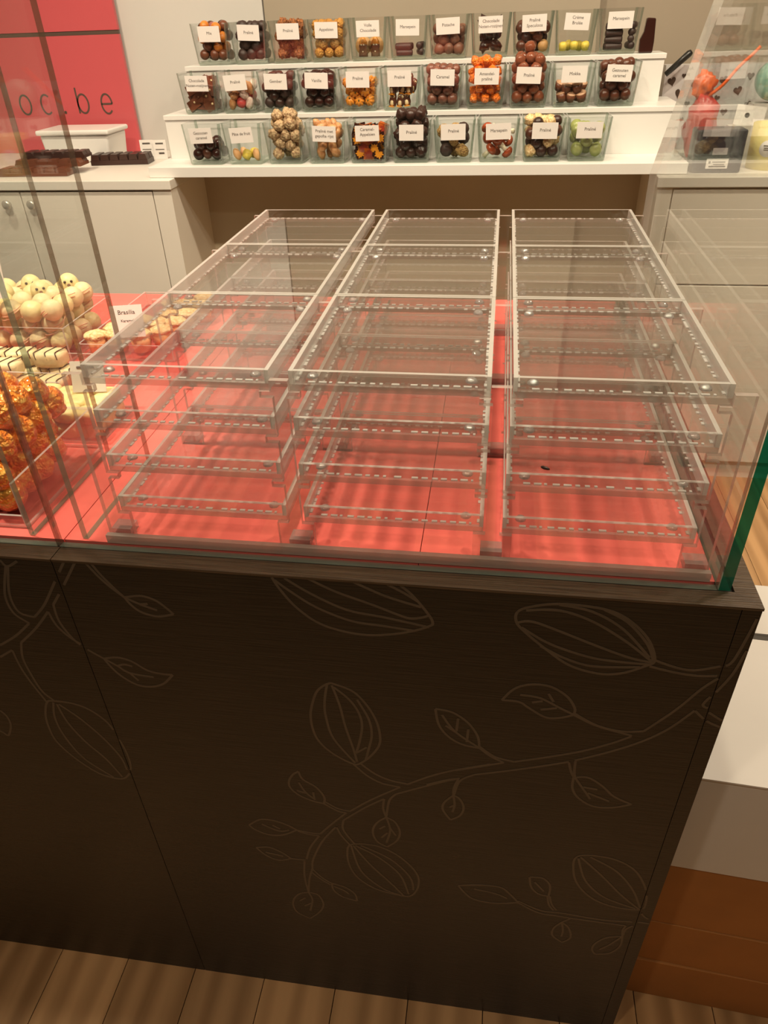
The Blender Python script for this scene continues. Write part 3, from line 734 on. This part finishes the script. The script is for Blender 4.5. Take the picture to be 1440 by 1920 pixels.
for k in range(3):
    a = -0.35+0.35*k; mb.tube([(.505*math.sin(u)*math.cos(a*.6)+a*.25, -.505*math.cos(u)*.99, .505*math.sin(a)+.5*math.sin(u)*.35) for u in [(-1.1+2.2*i/10) for i in range(11)]], .025, 5)
proto('striped_sphere', [('striped_sphere', MB().ico(R, 3).mesh('striped_sphere', CH['cream'])), ('stripes', mb.mesh('stripes', CH['pinkw']))])
def rbox(hx, hy, hz, e=3.0):
    return lambda p: 1.0/((abs(p.x)**e+abs(p.y)**e+abs(p.z)**e)**(1/e))
mb = MB()
for k in (-.55, .1, .7): mb.tube([(k+.12*math.sin(u*2), .60*math.sin(u), .44+.04*math.cos(u)-(.34 if abs(u) > 1.35 else 0)) for u in [(-1.5+3.0*i/10) for i in range(11)]], .03, 5)
proto('white_log', [('white_log', MB().ico(1.0, 3, 0, sc=(.9, .62, .46), fn=rbox(1, 1, 1, 5)).mesh('white_log', CH['cream'])), ('stripes', mb.mesh('stripes', CH['darkline']))])
proto('ivory_square', [('ivory_square', MB().ico(.52, 3, 0, sc=(1, 1, .62), fn=rbox(1, 1, 1, 5)).mesh('ivory_square', CH['pale']))])
proto('dotted_sphere', [('dotted_sphere', MB().ico(R, 3, 0, sc=(1, 1, 1.1)).mesh('dotted_sphere', CH['creamy'])), ('eye', MB().ico(.07, 2, 0, (-.16, -.42, .22)).mesh('eye', CH['dark'])), ('eye', MB().ico(.07, 2, 0, (.16, -.42, .22)).mesh('eye', CH['dark'])), ('beak', MB().tube([(0, -.46, .06), (0, -.60, .03)], [.09, .02], 8).mesh('beak', CH['milk']))])
proto('foil_chocolate', [('foil_chocolate', MB().ico(.5, 3, 0, sc=(.95, .95, 1.05), fn=lambda p: (1.12 if p.z < 0 else 1.0)*(1+.10*noise.noise(p*3+Vector((4, 1, 2)))+.05*noise.noise(p*9))).mesh('foil_chocolate', CH['goldfoil']))])
def piece(kind, loc, s, rot, label, group, cat='chocolate'):
    parts = PROTO[kind]
    o = put(parts[0][0], parts[0][1], None, loc, rot, s); tag(o, label, cat, group)
    for n, me in parts[1:]: put(n, me, o)
    return o

# ================================================================== GLASS JARS
def rsq(hw, r, z, k=3):
    pts = []
    for cx_, cy_, a0 in ((1, 1, 0), (-1, 1, 90), (-1, -1, 180), (1, -1, 270)):
        for i in range(k+1):
            a = math.radians(a0+90*i/k); pts.append((cx_*(hw-r)+r*math.cos(a), cy_*(hw-r)+r*math.sin(a), z))
    return pts
JH, JB, JT = 0.116, 0.0530, 0.0625
mb = MB(); K = 4; N = 4*K
loops = [rsq(JB-0.003, .006, 0.0), rsq(JB, .007, 0.003), rsq(JB+.0010, .007, 0.009), rsq(JT, .007, JH), rsq(JT-.003, .006, JH), rsq(JB-.0022, .006, 0.012), rsq(JB-.007, .006, 0.009)]
vs = [p for l in loops for p in l]; fs = []; ms = []
for li in range(len(loops)-1):
    for i in range(N):
        j = (i+1) % N; fs.append((li*N+i, li*N+j, (li+1)*N+j, (li+1)*N+i))
        corner = (i % K) != K-1
        ms.append(2 if li in (0, 1, 4+1) else 1 if li == 3 else (1 if corner and li in (2,) else 0))
fs.append(tuple(range(N-1, -1, -1))); ms.append(2); fs.append(tuple((len(loops)-1)*N+i for i in range(N))); ms.append(2)
mb.add(vs, fs, ms, False)
jar_me = mb.mesh('glass_jar', [JAR, JAR_EDGE, JAR_BASE])
card_me = MB().box(-.0365, .0365, -.0004, .0004, -.0215, .0215).mesh('label_card', CARD)
def hw_in(z): return (JB-.0022)+(JT-.004-JB+.0022)*max(0, min(1, (z-0.012)/(JH-0.012)))
SL = math.atan((JT-JB)/JH)
ROWS = [  # (first x, pitch, y centre, base z)
    (-1.191, 0.1306, 1.9225, 1.0312), (-1.235, 0.1300, 2.0625, 1.1592), (-1.220, 0.1288, 2.2025, 1.2862)]
J = {2: [('Mix', ['milk_praline', 'round_dark_praline', 'ruby_praline', 'orange_praline', 'mid_praline'], .0339, 1.0, 'mixed brown, ruby and orange pralines'),
         ('Praliné', ['matte_dark_praline'], .0328, .98, 'matte dark pralines'), ('Praliné', ['walnut_praline'], .0328, 1.0, 'walnut pralines'),
         ('Appelsien', ['sugared_orange_ball'], .0316, 1.0, 'sugared orange balls'), ('Volle\nChocolade', ['GNOME'], 0, 0, 'gnome figures'), ('Marsepein', ['LOG'], .0294, .40, 'dark marzipan logs'),
         ('Pistache', ['pear_praline'], .0328, .66, 'pear-shaped milk pralines'), ('Chocolade\nNoten-rozijnen', ['dark_chunk'], .0384, .78, 'glossy dark chunks'),
         ('Praliné\nSpeculoos', ['milk_praline', 'round_dark_praline', 'tan_praline', 'mid_praline'], .0328, .76, 'brown and tan speculoos pralines'),
         ('Crème\nBrulée', ['yellow_cup'], .0271, .28, 'yellow cups'), ('Marsepein', ['LOG'], .0294, .72, 'stacked dark marzipan logs')],
     1: [('Chocolade\nNoten-rozijnen', ['milk_tablet'], .027, .85, 'milk tablets with nuts'), ('Praliné', ['sugar_log', 'raspberry_ball', 'sugar_log', 'puffed_rice_praline'], .0305, .72, 'pink sugared pralines'),
         ('Gember', ['matte_dark_praline', 'round_dark_praline'], .0305, .92, 'dark ginger pralines'), ('Vanille', ['gloss_dark_praline'], .0316, .92, 'glossy dark vanilla pralines'),
         ('Praliné', ['pumpkin_praline'], .0328, .68, 'orange pumpkin pralines'), ('Praliné', ['PENGUIN'], 0, 0, 'penguin figures'), ('Caramel', ['marbled_praline'], .0328, .98, 'marbled caramel pralines'),
         ('Amandel-\npraliné', ['foil_cube'], .0316, 1.08, 'orange foil cubes'), ('Praliné', ['gloss_milk_praline'], .0328, 1.30, 'heaped glossy milk pralines'), ('Mokka', ['mokka_cup'], .0328, .62, 'mokka cups'),
         ('Gezouten\ncaramel', ['salted_caramel_ball'], .0339, 1.0, 'salted caramel balls')],
     0: [('Gezouten\ncaramel', ['gloss_dark_praline', 'salted_caramel_ball'], .0350, .56, 'glossy brown balls'), ('Pâte de fruit', ['peach_jelly', 'mint_jelly', 'peach_jelly', 'yellow_cup'], .0305, .31, 'pastel fruit jellies'),
         (None, ['peanut_wrapped_praline'], .0350, 1.30, 'heaped knobbly beige pralines'), ('Praliné met\ngepofte rijst', ['puffed_rice_praline'], .0316, 1.02, 'oval puffed-rice pralines'),
         ('Caramel-\nAppelsien', ['gold_leaf_caramel', 'red_leaf_caramel'], .026, .70, 'leaf-stamped caramels'), ('Praliné', ['fold_dark_praline', 'round_dark_praline'], .0328, 1.22, 'heaped dark pralines'),
         ('Praliné', ['seeded_praline', 'matte_dark_praline', 'matte_dark_praline'], .0373, .80, 'seeded and dark pralines'), ('Marsepein', ['marzipan_mushroom'], .0362, .88, 'red-capped marzipan mushrooms'),
         ('Praliné', ['round_dark_praline', 'mid_praline', 'nut_dotted_praline'], .0328, 1.02, 'dark pralines with chopped nuts'), ('Praliné', ['olive_praline'], .0350, .84, 'green olive-shaped pralines')]}
FAC = dict(dark_chunk=.95, milk_tablet=.82, marzipan_mushroom=.70, puffed_rice_praline=.76, peanut_wrapped_praline=.60, seeded_praline=.70, walnut_praline=.68, olive_praline=.64, gold_leaf_caramel=.72, fold_dark_praline=.60, mokka_cup=.62, gloss_milk_praline=.58, sugar_log=.66, marbled_praline=.56)
rown = {0: 'front', 1: 'middle', 2: 'back'}
ordn = ['first', 'second', 'third', 'fourth', 'fifth', 'sixth', 'seventh', 'eighth', 'ninth', 'tenth', 'eleventh']
rj = random.Random(42)
for r, (x0, pitch, yc, zb) in enumerate(ROWS):
    for i, (lab, kinds, s, fill, desc) in enumerate(J[r]):
        x = x0+pitch*i; where = '%s from the left in the %s row' % (ordn[i], rown[r])
        jar = put('glass_jar', jar_me, None, (x, yc, zb), (0, 0, rj.uniform(-.03, .03)))
        tag(jar, 'glass jar of %s, %s row, %s from left' % (desc, rown[r], ordn[i]), 'jar', 'glass jars of chocolates on the stand')
        if lab:
            zc = 0.0865 if r else 0.084
            yf = -(JB+(JT-JB)*zc/JH)-0.0012
            cd = put('label_card', card_me, jar, (rj.uniform(-.003, .004), yf, zc), (SL, rj.uniform(-.05, .05), 0))
            put('printed_word', text_mesh(lab, 0.0118), cd, (0.001, -0.0005, rj.uniform(0, .004)), (PI/2, 0, 0))
        g = '%s in the %s jar of the %s row' % (desc, ordn[i], rown[r])
        pl = lambda kd: '%s in the jar %s' % (kd.replace('_', ' '), where)
        zin = zb+0.0100; cat = 'chocolate'
        if kinds[0] == 'GNOME':
            for k, sx in enumerate((-.019, .021)): piece('gnome_figure', (x+sx, yc-.020, zin), .036, (0, 0, 0), ('left' if k == 0 else 'right')+' orange-hatted chocolate gnome in a jar of the back row', 'chocolate gnomes', 'figure')
            continue
        if kinds[0] == 'PENGUIN':
            for a, b, c_ in ((-.027, -.030, 0), (-.004, -.031, 0), (.020, -.030, 0), (-.024, -.034, .034), (.001, -.030, .036), (.026, -.034, .034), (-.022, -.004, .036), (.010, .0, .040), (.03, .0, .036), (.028, -.035, .052)):
                piece('penguin_figure', (x+a, yc+b, zin+c_), .029, (rj.uniform(-.15, .15), rj.uniform(-.3, .3), rj.uniform(-.5, .5)), pl('brown penguin figure'), g, 'figure')
            continue
        if kinds[0] == 'LOG':
            nl = 2 if fill < .5 else 4
            for k in range(nl):
                z = zin+.0092+k*.0172; w = hw_in(z-zb)
                for q, yy in enumerate((-w+.010, -w+.030)):
                    piece('marzipan_log', (x-.012+rj.uniform(-.003, .003), yc+yy, z), s, (0, 0, rj.uniform(-.08, .08)), pl('dark marzipan log'), g)
                piece('marzipan_log', (x+w-.013, yc-w+.027, z+.002), s, (0, 0, PI/2+rj.uniform(-.3, .3)), pl('dark marzipan log'), g)
            continue
        ztop = fill*JH; z = 0.0105+s*.5; k = 0
        while z-s*.5 < ztop-s*.4:
            w = hw_in(z); over = z-JH
            if over > 0: w = max(s*.8, w-over*.7)
            w = w-s*FAC.get(kinds[0], .54)
            n_ = max(2, int((2*w)/(s*.92))+1)
            last = z+s*.76-s*.5 >= ztop-s*.4
            for row in range(4 if last else 3):
                yy = -w+row*s*.88+.001
                if yy > w: break
                nn = n_ if (k+row) % 2 == 0 else max(1, n_-1)
                for q in range(nn):
                    xx = (-w+2*w*q/(n_-1)) if nn == n_ else (-w+2*w*(q+.5)/(n_-1))
                    if fill < .4 and row > 1: continue
                    kd = rj.choice(kinds) if len(kinds) > 2 else kinds[(q+row+k) % len(kinds)]
                    rot = (rj.uniform(-3, 3), rj.uniform(-3, 3), rj.uniform(-3, 3))
                    if kd == 'olive_praline': rot = (rj.uniform(-.7, .7), rj.uniform(-1.5, 1.5), rj.uniform(-1, 1))
                    if kd == 'pumpkin_praline': rot = (rj.uniform(.6, 1.9), rj.uniform(-.4, .4), rj.uniform(-.4, .4))
                    if kd in ('mokka_cup', 'yellow_cup'): rot = (rj.uniform(0, .5), rj.uniform(-.5, .5), rj.uniform(-1, 1))
                    if kd in ('milk_tablet', 'gold_leaf_caramel', 'red_leaf_caramel'): rot = (rj.uniform(-.3, .3), rj.uniform(-.6, .6), rj.uniform(-.25, .25))
                    if kd in ('peach_jelly', 'mint_jelly'): rot = (0, rj.uniform(-.5, .5), 0)
                    piece(kd, (x+xx*rj.uniform(.86, 1.0)+rj.uniform(-.002, .002), yc+yy+rj.uniform(0, .004), zb+z+(rj.uniform(-.004, .005) if k else rj.uniform(-.0005, .003))), s*rj.uniform(.94, 1.04), rot, pl(kd), g+' '+kd.split('_')[0])
            z += s*.76; k += 1

# chocolate bottle at the stand's end
tag(bevel(MB().prism([(-.021, 0), (.019, 0), (.020, .03), (.016, .088), (-.010, .090), (-.013, .055), (-.022, .035)], -.012, .012, 'y').build('chocolate_bottle', CH['glossdark'], None, (.155, 2.165, 1.2864)), .004, 3), 'dark chocolate bottle shape at the right end of the stand', 'chocolate')

# ================================================================== LEFT CASE: bins of chocolates
ZF = H+0.0033
def bin_(x0, x1, y0, y1, z1, label, z0=ZF, low_front=None):
    t = thing('acrylic_bin', label, 'bin', ((x0+x1)/2, (y0+y1)/2, z0), 0, 'clear acrylic chocolate bins'); hx = (x1-x0)/2; hy = (y1-y0)/2; h = z1-z0; e = .003
    MB().box(-hx, hx, -hy, hy, 0, e, [0, 0, 1, 1, 1, 1]).build('base_plate', [ACR, ACR_EDGE], t)
    MB().box(-hx, -hx+e, -hy, hy, e, h, [1, 1, 1, 0, 1, 0]).build('side_wall', [ACR, ACR_EDGE], t)
    MB().box(hx-e, hx, -hy, hy, e, h, [1, 1, 1, 0, 1, 0]).build('side_wall', [ACR, ACR_EDGE], t)
    MB().box(-hx+e, hx-e, -hy, -hy+e, e, low_front or h, [1, 1, 0, 1, 0, 1]).build('front_wall', [ACR, ACR_EDGE], t)
    MB().box(-hx+e, hx-e, hy-e, hy, e, h, [1, 1, 0, 1, 0, 1]).build('back_wall', [ACR, ACR_EDGE], t)
    return t
rl = random.Random(8)
# orange foil chocolates
bin_(-.955, -.764, .046, .228, 1.012, 'low clear bin of orange foil chocolates at the front of the left case', low_front=.016)
s = .034
for k, (nx, ny, y0) in enumerate(((6, 5, .072), (6, 5, .074), (5, 4, .088), (4, 3, .11))):
    for i in range(nx):
        for j in range(ny):
            x = -.794-i*.033-(k % 2)*.008; y = y0+j*.034
            if y > .208 or x < -.935: continue
            if k < 2 and i > 2 and j > 0: continue
            piece('foil_chocolate', (x+rl.uniform(-.003, .003), y+rl.uniform(-.003, .003), ZF+.0275+k*.0265+rl.uniform(-.002, .003)), s*rl.uniform(.95, 1.08), (rl.uniform(-.4, .4), rl.uniform(-.4, .4), rl.uniform(0, 6)),
                  'one of the orange foil-wrapped chocolates heaped at the front of the left case', 'orange foil chocolates')
# ivory squares
bin_(-.975, -.770, .236, .345, 1.004, 'clear bin of pale yellow squares behind the foil chocolates')
for k in range(2):
    for i in range(6):
        for j in range(3):
            if k == 0 and j > 0 and i > 0: continue
            piece('ivory_square', (-.788-i*.0292, .254+j*.0290, ZF+.013+k*.021+rl.uniform(-.001, .002)), .0288, (0, 0, rl.uniform(-.05, .05)), 'one of the pale yellow chocolate squares set in a grid', 'pale yellow squares')
# white striped logs
bin_(-1.10, -.885, .352, .462, .985, 'shallow clear bin of white striped chocolate logs')
for k in range(2):
    for i in range(4):
        for j in range(2):
            if k == 1 and (i == 0 and j == 0): continue
            piece('white_log', (-.914-i*.050-(k*.018), .378+j*.042, ZF+.016+k*.025), .027, (0, rl.uniform(-.05, .05), rl.uniform(-.3, .3)), 'one of the white chocolate logs with dark stripes', 'white striped logs')
# ivory and striped spheres
bin_(-1.18, -.950, .500, .665, 1.010, 'clear bin heaped with ivory striped chocolate spheres')
s = .035
for k in range(3):
    for i in range(7):
        for j in range(5):
            if k < 2 and (i > 0 and j > 0): continue
            x = -.9765-i*.036-(k % 2)*.012; y = .5245+j*.0345+(k % 2)*.010
            if x < -1.165 or y > .65: continue
            piece('striped_sphere' if (i+j+k) % 3 else 'ivory_sphere', (x, y, ZF+.0228+k*.027+rl.uniform(-.002, .003)), s*rl.uniform(.95, 1.05), (rl.uniform(-.5, .8), 0, rl.uniform(-1, 1)), ('pink-striped' if (i+j+k) % 3 else 'plain')+' ivory chocolate sphere heaped in the clear bin', ('pink-striped' if (i+j+k) % 3 else 'plain')+' ivory spheres')
for (a, b, c) in ((-1.03, .590, .088), (-1.065, .620, .088), (-1.0, .630, .088), (-1.09, .575, .088)):
    piece('dotted_sphere', (a, b, ZF+c), .034, (0, 0, rl.uniform(-.4, .6)), 'ivory chocolate chick with dark eyes on top of the ivory spheres', 'ivory chicks', 'figure')
# nut-topped pralines
bin_(-.940, -.775, .510, .780, .980, 'shallow clear bin of nut-topped pralines beside the ivory spheres')
for (a, b) in ((-.918, .535), (-.886, .545), (-.902, .572), (-.845, .545), (-.815, .565), (-.838, .60), (-.806, .605), (-.870, .61), (-.835, .645), (-.803, .65), (-.79, .69), (-.82, .70), (-.85, .70), (-.80, .735)):
    piece('nut_topped_praline', (a, b, ZF+.024), .038, (0, 0, rl.uniform(0, 6)), 'one of the pale pralines topped with chopped nuts', 'nut-topped pralines')
def price_card(name, loc, rot, w, h, lines, label, stand=True):
    c = MB().box(-w/2, w/2, -.0005, .0005, 0, h).build(name, CARD, None, loc, rot); tag(c, label, 'card')
    for (txt, size, zz) in lines:
        put('printed_word', text_mesh(txt, size), c, (0, -.0006, zz), (PI/2, 0, 0))
    return c
price_card('price_card', (-.838, .500, .998), (-.30, 0, .25), .050, .050, [('Brasilia', .0095, .039), ('Karamel', .0062, .026)], 'white price card above the nut-topped pralines')
def strokes(c, rows):
    for (x0, x1, z, h) in rows: MB().box(x0, x1, -.0012, -.0006, z, z+h).build('printed_line', INK, c)
c = price_card('price_card', (-.806, .300, .998), (-.35, 0, .15), .046, .042, [], 'white price card standing on the pale yellow squares')
strokes(c, [(-.014, -.004, .032, .003), (-.002, .010, .032, .003)])
c = price_card('price_card', (-1.065, .505, 1.055), (-.25, 0, .2), .055, .055, [], 'white price card standing on the ivory spheres')
strokes(c, [(-.002, .018, .042, .004), (-.006, .020, .028, .0025)])

# ================================================================== LEFT WORKTOP
t = thing('plastic_tub', 'white plastic tub with a lid in front of the red sign', 'tub', (-1.775, 2.215, 1.0005))
bevel(MB().prism([(-.118, 0), (.118, 0), (.130, .088), (-.130, .088)], -.075, .075, 'y').build('tub_body', TUB, t), .008, 3)
bevel(MB().box(-.138, .138, -.085, .085, .0882, .104).build('lid', TUB, t), .006, 3)
def choc_bar(loc, rz, nx, ny, mat, label, sx=.034, sy=.028, h=.012):
    t = thing('chocolate_bar', label, 'chocolate', loc, rz)
    MB().box(-nx*sx/2, nx*sx/2, -ny*sy/2, ny*sy/2, 0, h*.5).build('slab', CH[mat], t)
    me = MB().prism([(-sx*.46, 0), (sx*.46, 0), (sx*.34, h*.6), (-sx*.34, h*.6)], -sy*.45, sy*.45, 'y').mesh('square', CH[mat])
    for i in range(nx):
        for j in range(ny): put('square', me, t, ((i-(nx-1)/2)*sx, (j-(ny-1)/2)*sy, h*.5))
    return t
choc_bar((-1.80, 1.905, 1.0005), .03, 6, 2, 'milk', 'lowest and front milk chocolate bar of the stack on the left worktop', .040, .034, .022)
choc_bar((-1.765, 1.945, 1.0225), .06, 6, 2, 'milk', 'middle milk chocolate bar of the stack on the left worktop', .038, .034, .020)
choc_bar((-1.755, 1.975, 1.0435), .05, 6, 2, 'dark', 'top dark chocolate bar of the stack on the left worktop', .036, .030, .018)
choc_bar((-1.595, 2.115, 1.0005), .10, 6, 2, 'dark', 'glossy dark chocolate bar lying alone beside the white stand', .034, .036, .030)
MBx = MB().box(-.0, .1, 0, .05, 0, .012)
c = price_card('price_card', (-1.536, 2.20, 1.0005), (-.1, 0, .1), .048, .062, [], 'left white price card behind the lone dark bar')
strokes(c, [(-.014, .014, .048, .005), (-.016, .016, .030, .0025), (-.010, .010, .022, .0025)])
c = price_card('price_card', (-1.484, 2.195, 1.0005), (-.1, 0, .1), .048, .062, [], 'right white price card behind the lone dark bar')
strokes(c, [(-.014, .014, .048, .005), (-.016, .016, .030, .0025), (-.006, .014, .016, .006)])
tag(MB().box(-.022, .022, -.010, .010, 0, .075).build('acrylic_block', [ACR_EDGE], None, (-1.420, 2.19, 1.0005)), 'small clear acrylic block beside the white stand', 'acrylic block')

# ================================================================== RIGHT WORKTOP
t = thing('heart_gift_bag', 'silver gift bag printed with brown hearts at the right', 'gift bag', (.42, 2.312, 1.0005))
MB().prism([(-.17, 0), (.17, 0), (.175, .243), (-.175, .245)], -.03, .03, 'y').build('bag', SILVER, t)
def heart(sz): return [(sz*.030*16*math.sin(a)**3*.9, sz*.030*(13*math.cos(a)-5*math.cos(2*a)-2*math.cos(3*a)-math.cos(4*a))) for a in [2*PI*i/22 for i in range(22)]]
for (hx, hz, hs, rr_) in ((-.150, .20, .06, .3), (-.115, .215, .03, 0), (-.12, .165, .065, -.2), (-.152, .145, .03, .2), (-.082, .19, .045, .3), (-.09, .135, .04, 0), (-.145, .11, .05, .2), (-.10, .09, .035, 0), (-.055, .16, .06, -.2),
                          (-.06, .105, .055, .1), (-.03, .20, .05, .3), (.0, .15, .04, -.3), (.01, .20, .06, .2), (.03, .11, .05, 0), (.06, .17, .06, .3), (.09, .21, .05, 0), (.10, .13, .05, .3), (.14, .18, .05, -.2)):
    hp = heart(hs*.5); ca, sa = math.cos(rr_), math.sin(rr_)
    MB().prism([(hx+a*ca-b*sa, hz+a*sa+b*ca) for a, b in hp][::-1], -.0312, -.0301, 'y').build('heart', HEART, t)
t = thing('marker_pen', 'thick black marker leaning above the heart bag', 'pen', (.262, 2.245, 1.16))
mk = MB().tube([(-.02, 0, -.02), (.0, .0, .085), (.045, .0, .128)], [.0095, .0095, .0095], 12)
MB().tube([(-.022, 0, .062), (.040, 0, .118), (.046, 0, .123)], [.008, .0105, .007], 12).build('barrel', BLACK, t)
# orange cellophane gift bag
t = thing('cellophane_bag', 'orange and red cellophane sweet bag with a curled orange ribbon', 'sweet bag', (.335, 2.06, 1.0005))
MB().ico(.055, 3, 0, (0, 0, .095), (.85, .7, 1.6), lump(31, .35, 3)).build('pouch', REDC, t)
MB().ico(.034, 3, 0, (-.01, 0, .205), (.9, .6, 1.0), lump(32, .7, 3)).build('ruffle', ORANGEC, t)
MB().tube(spline([(.0, -.01, .175), (.035, -.02, .205), (.07, -.02, .25), (.105, -.02, .285), (.118, -.02, .300)], 5), .005, 6).build('ribbon', ORANGEC, t)
t = thing('gift_card', 'white gift card with a small round emblem propped at the right', 'card', (.455, 2.02, 1.0005))
MB().box(-.043, .043, -.001, .001, .10, .155).build('card', CARD, t, rot=(-.25, .12, 0))
MB().lathe([(.007, 0), (.007, .0006), (.0055, .0006), (.0055, 0)], 16).build('emblem', INK, t, (-.012, -.0345, .132), (PI/2-.25, 0, 0))
MB().box(-.045, .045, .0, .04, 0, .10).build('holder', CARTONW, t)
t = thing('ribbon_spool', 'mint green ribbon spool at the right edge', 'ribbon spool', (.54, 2.12, 1.0005))
MB().lathe([(.02, 0), (.052, 0), (.056, .03), (.052, .060), (.02, .060)], 24).build('ribbon', MINT, t, (0, .03, .21), (PI/2, 0, 0))
MB().box(-.055, .055, -.03, .03, 0, .150).build('stand_box', CARTONW, t)
t = thing('lollipop', 'yellow and red wrapped lollipop at the right edge', 'sweet', (.60, 2.035, 1.0005))
MB().box(-.018, .018, -.004, .004, .115, .165).build('wrapper', CH['yellow'], t, rot=(0, .3, 0)); MB().ico(.014, 2, 0, (.038, -.008, .140)).build('sweet', REDC, t); MB().tube([(0, 0, 0), (.0, 0, .12)], .003, 6).build('stick', CARD, t)
t = thing('dark_box', 'dark chocolate gift box with white sticker beside the yellow pot', 'gift box', (.352, 1.885, 1.0005))
bevel(MB().box(-.068, .068, -.035, .045, 0, .112).build('box', NAVY, t), .006, 3)
o = bevel(MB().box(-.030, .030, -.0366, -.0352, .012, .038).build('sticker', CARD, t), .0005)
for (a, b, z, h) in ((-.024, -.018, .026, .006), (-.014, .022, .028, .003), (-.010, .020, .022, .002), (-.022, .024, .016, .0035)): MB().box(a, b, -.0372, -.0367, z, z+h).build('printed_line', INK, o)
MB().box(-.018, .022, -.0366, -.0352, .048, .066).build('sticker', GREYL, t)
t = thing('yellow_pot', 'pale yellow plastic pot with round white label at the right', 'pot', (.512, 1.935, 1.0005))
MB().lathe([(.045, 0), (.055, .0), (.058, .118), (.054, .118), (.050, .02), (.002, .02)], 28).build('pot_body', YPOT, t)
lb = MB().lathe([(.0002, 0), (.022, 0), (.022, .0008), (.0002, .0008)], 24).build('round_label', CARD, t, (-.022, -.0545, .058), (PI/2, 0, -.38))
for (a, b, z) in ((-.012, .012, .006), (-.010, .010, 0), (-.010, .010, -.005)): MB().box(a, b, z, z+.0025, .0008, .0014).build('printed_line', INK, lb)

# ================================================================== CARTONS BESIDE THE COUNTER
def carton(x0, y0, w, d, z0, h, rz, m, label, white=False):
    t = thing('carton', label, 'box', (x0, y0, z0), rz, 'cartons stacked beside the counter')
    bevel(MB().box(0, w, 0, d, 0, h).build('body', m, t), .001)
    if white: MB().box(-.002, w+.002, -.002, d+.002, h-.0, h+.003).build('lid', m, t)
    else: MB().box(w*.0+.002, w-.002, d*.5-.02, d*.5+.02, h, h+.0006).build('tape', plain('tape', srgb(170, 120, 66), .3) if 'tape' not in MATS else MATS['tape'], t)
R5 = math.radians(-3.5)
carton(.012, .066, .40, .26, 0.0005, .115, R5, CARTON, 'lowest brown cardboard carton of the stack beside the counter')
carton(.010, .070, .40, .26, .1170, .118, R5*1.2, CARTON, 'middle brown cardboard carton of the stack beside the counter')
carton(.012, .070, .40, .26, .2365, .160, R5, CARTON, 'upper brown cardboard carton under the white carton')
carton(.011, .067, .42, .265, .3985, .205, R5, CARTONW, 'white carton on top of the brown cartons beside the counter', True)
carton(.030, .350, .42, .115, 0.0005, .600, R5*.6, CARTONW, 'white carton standing behind the stack beside the counter', True)
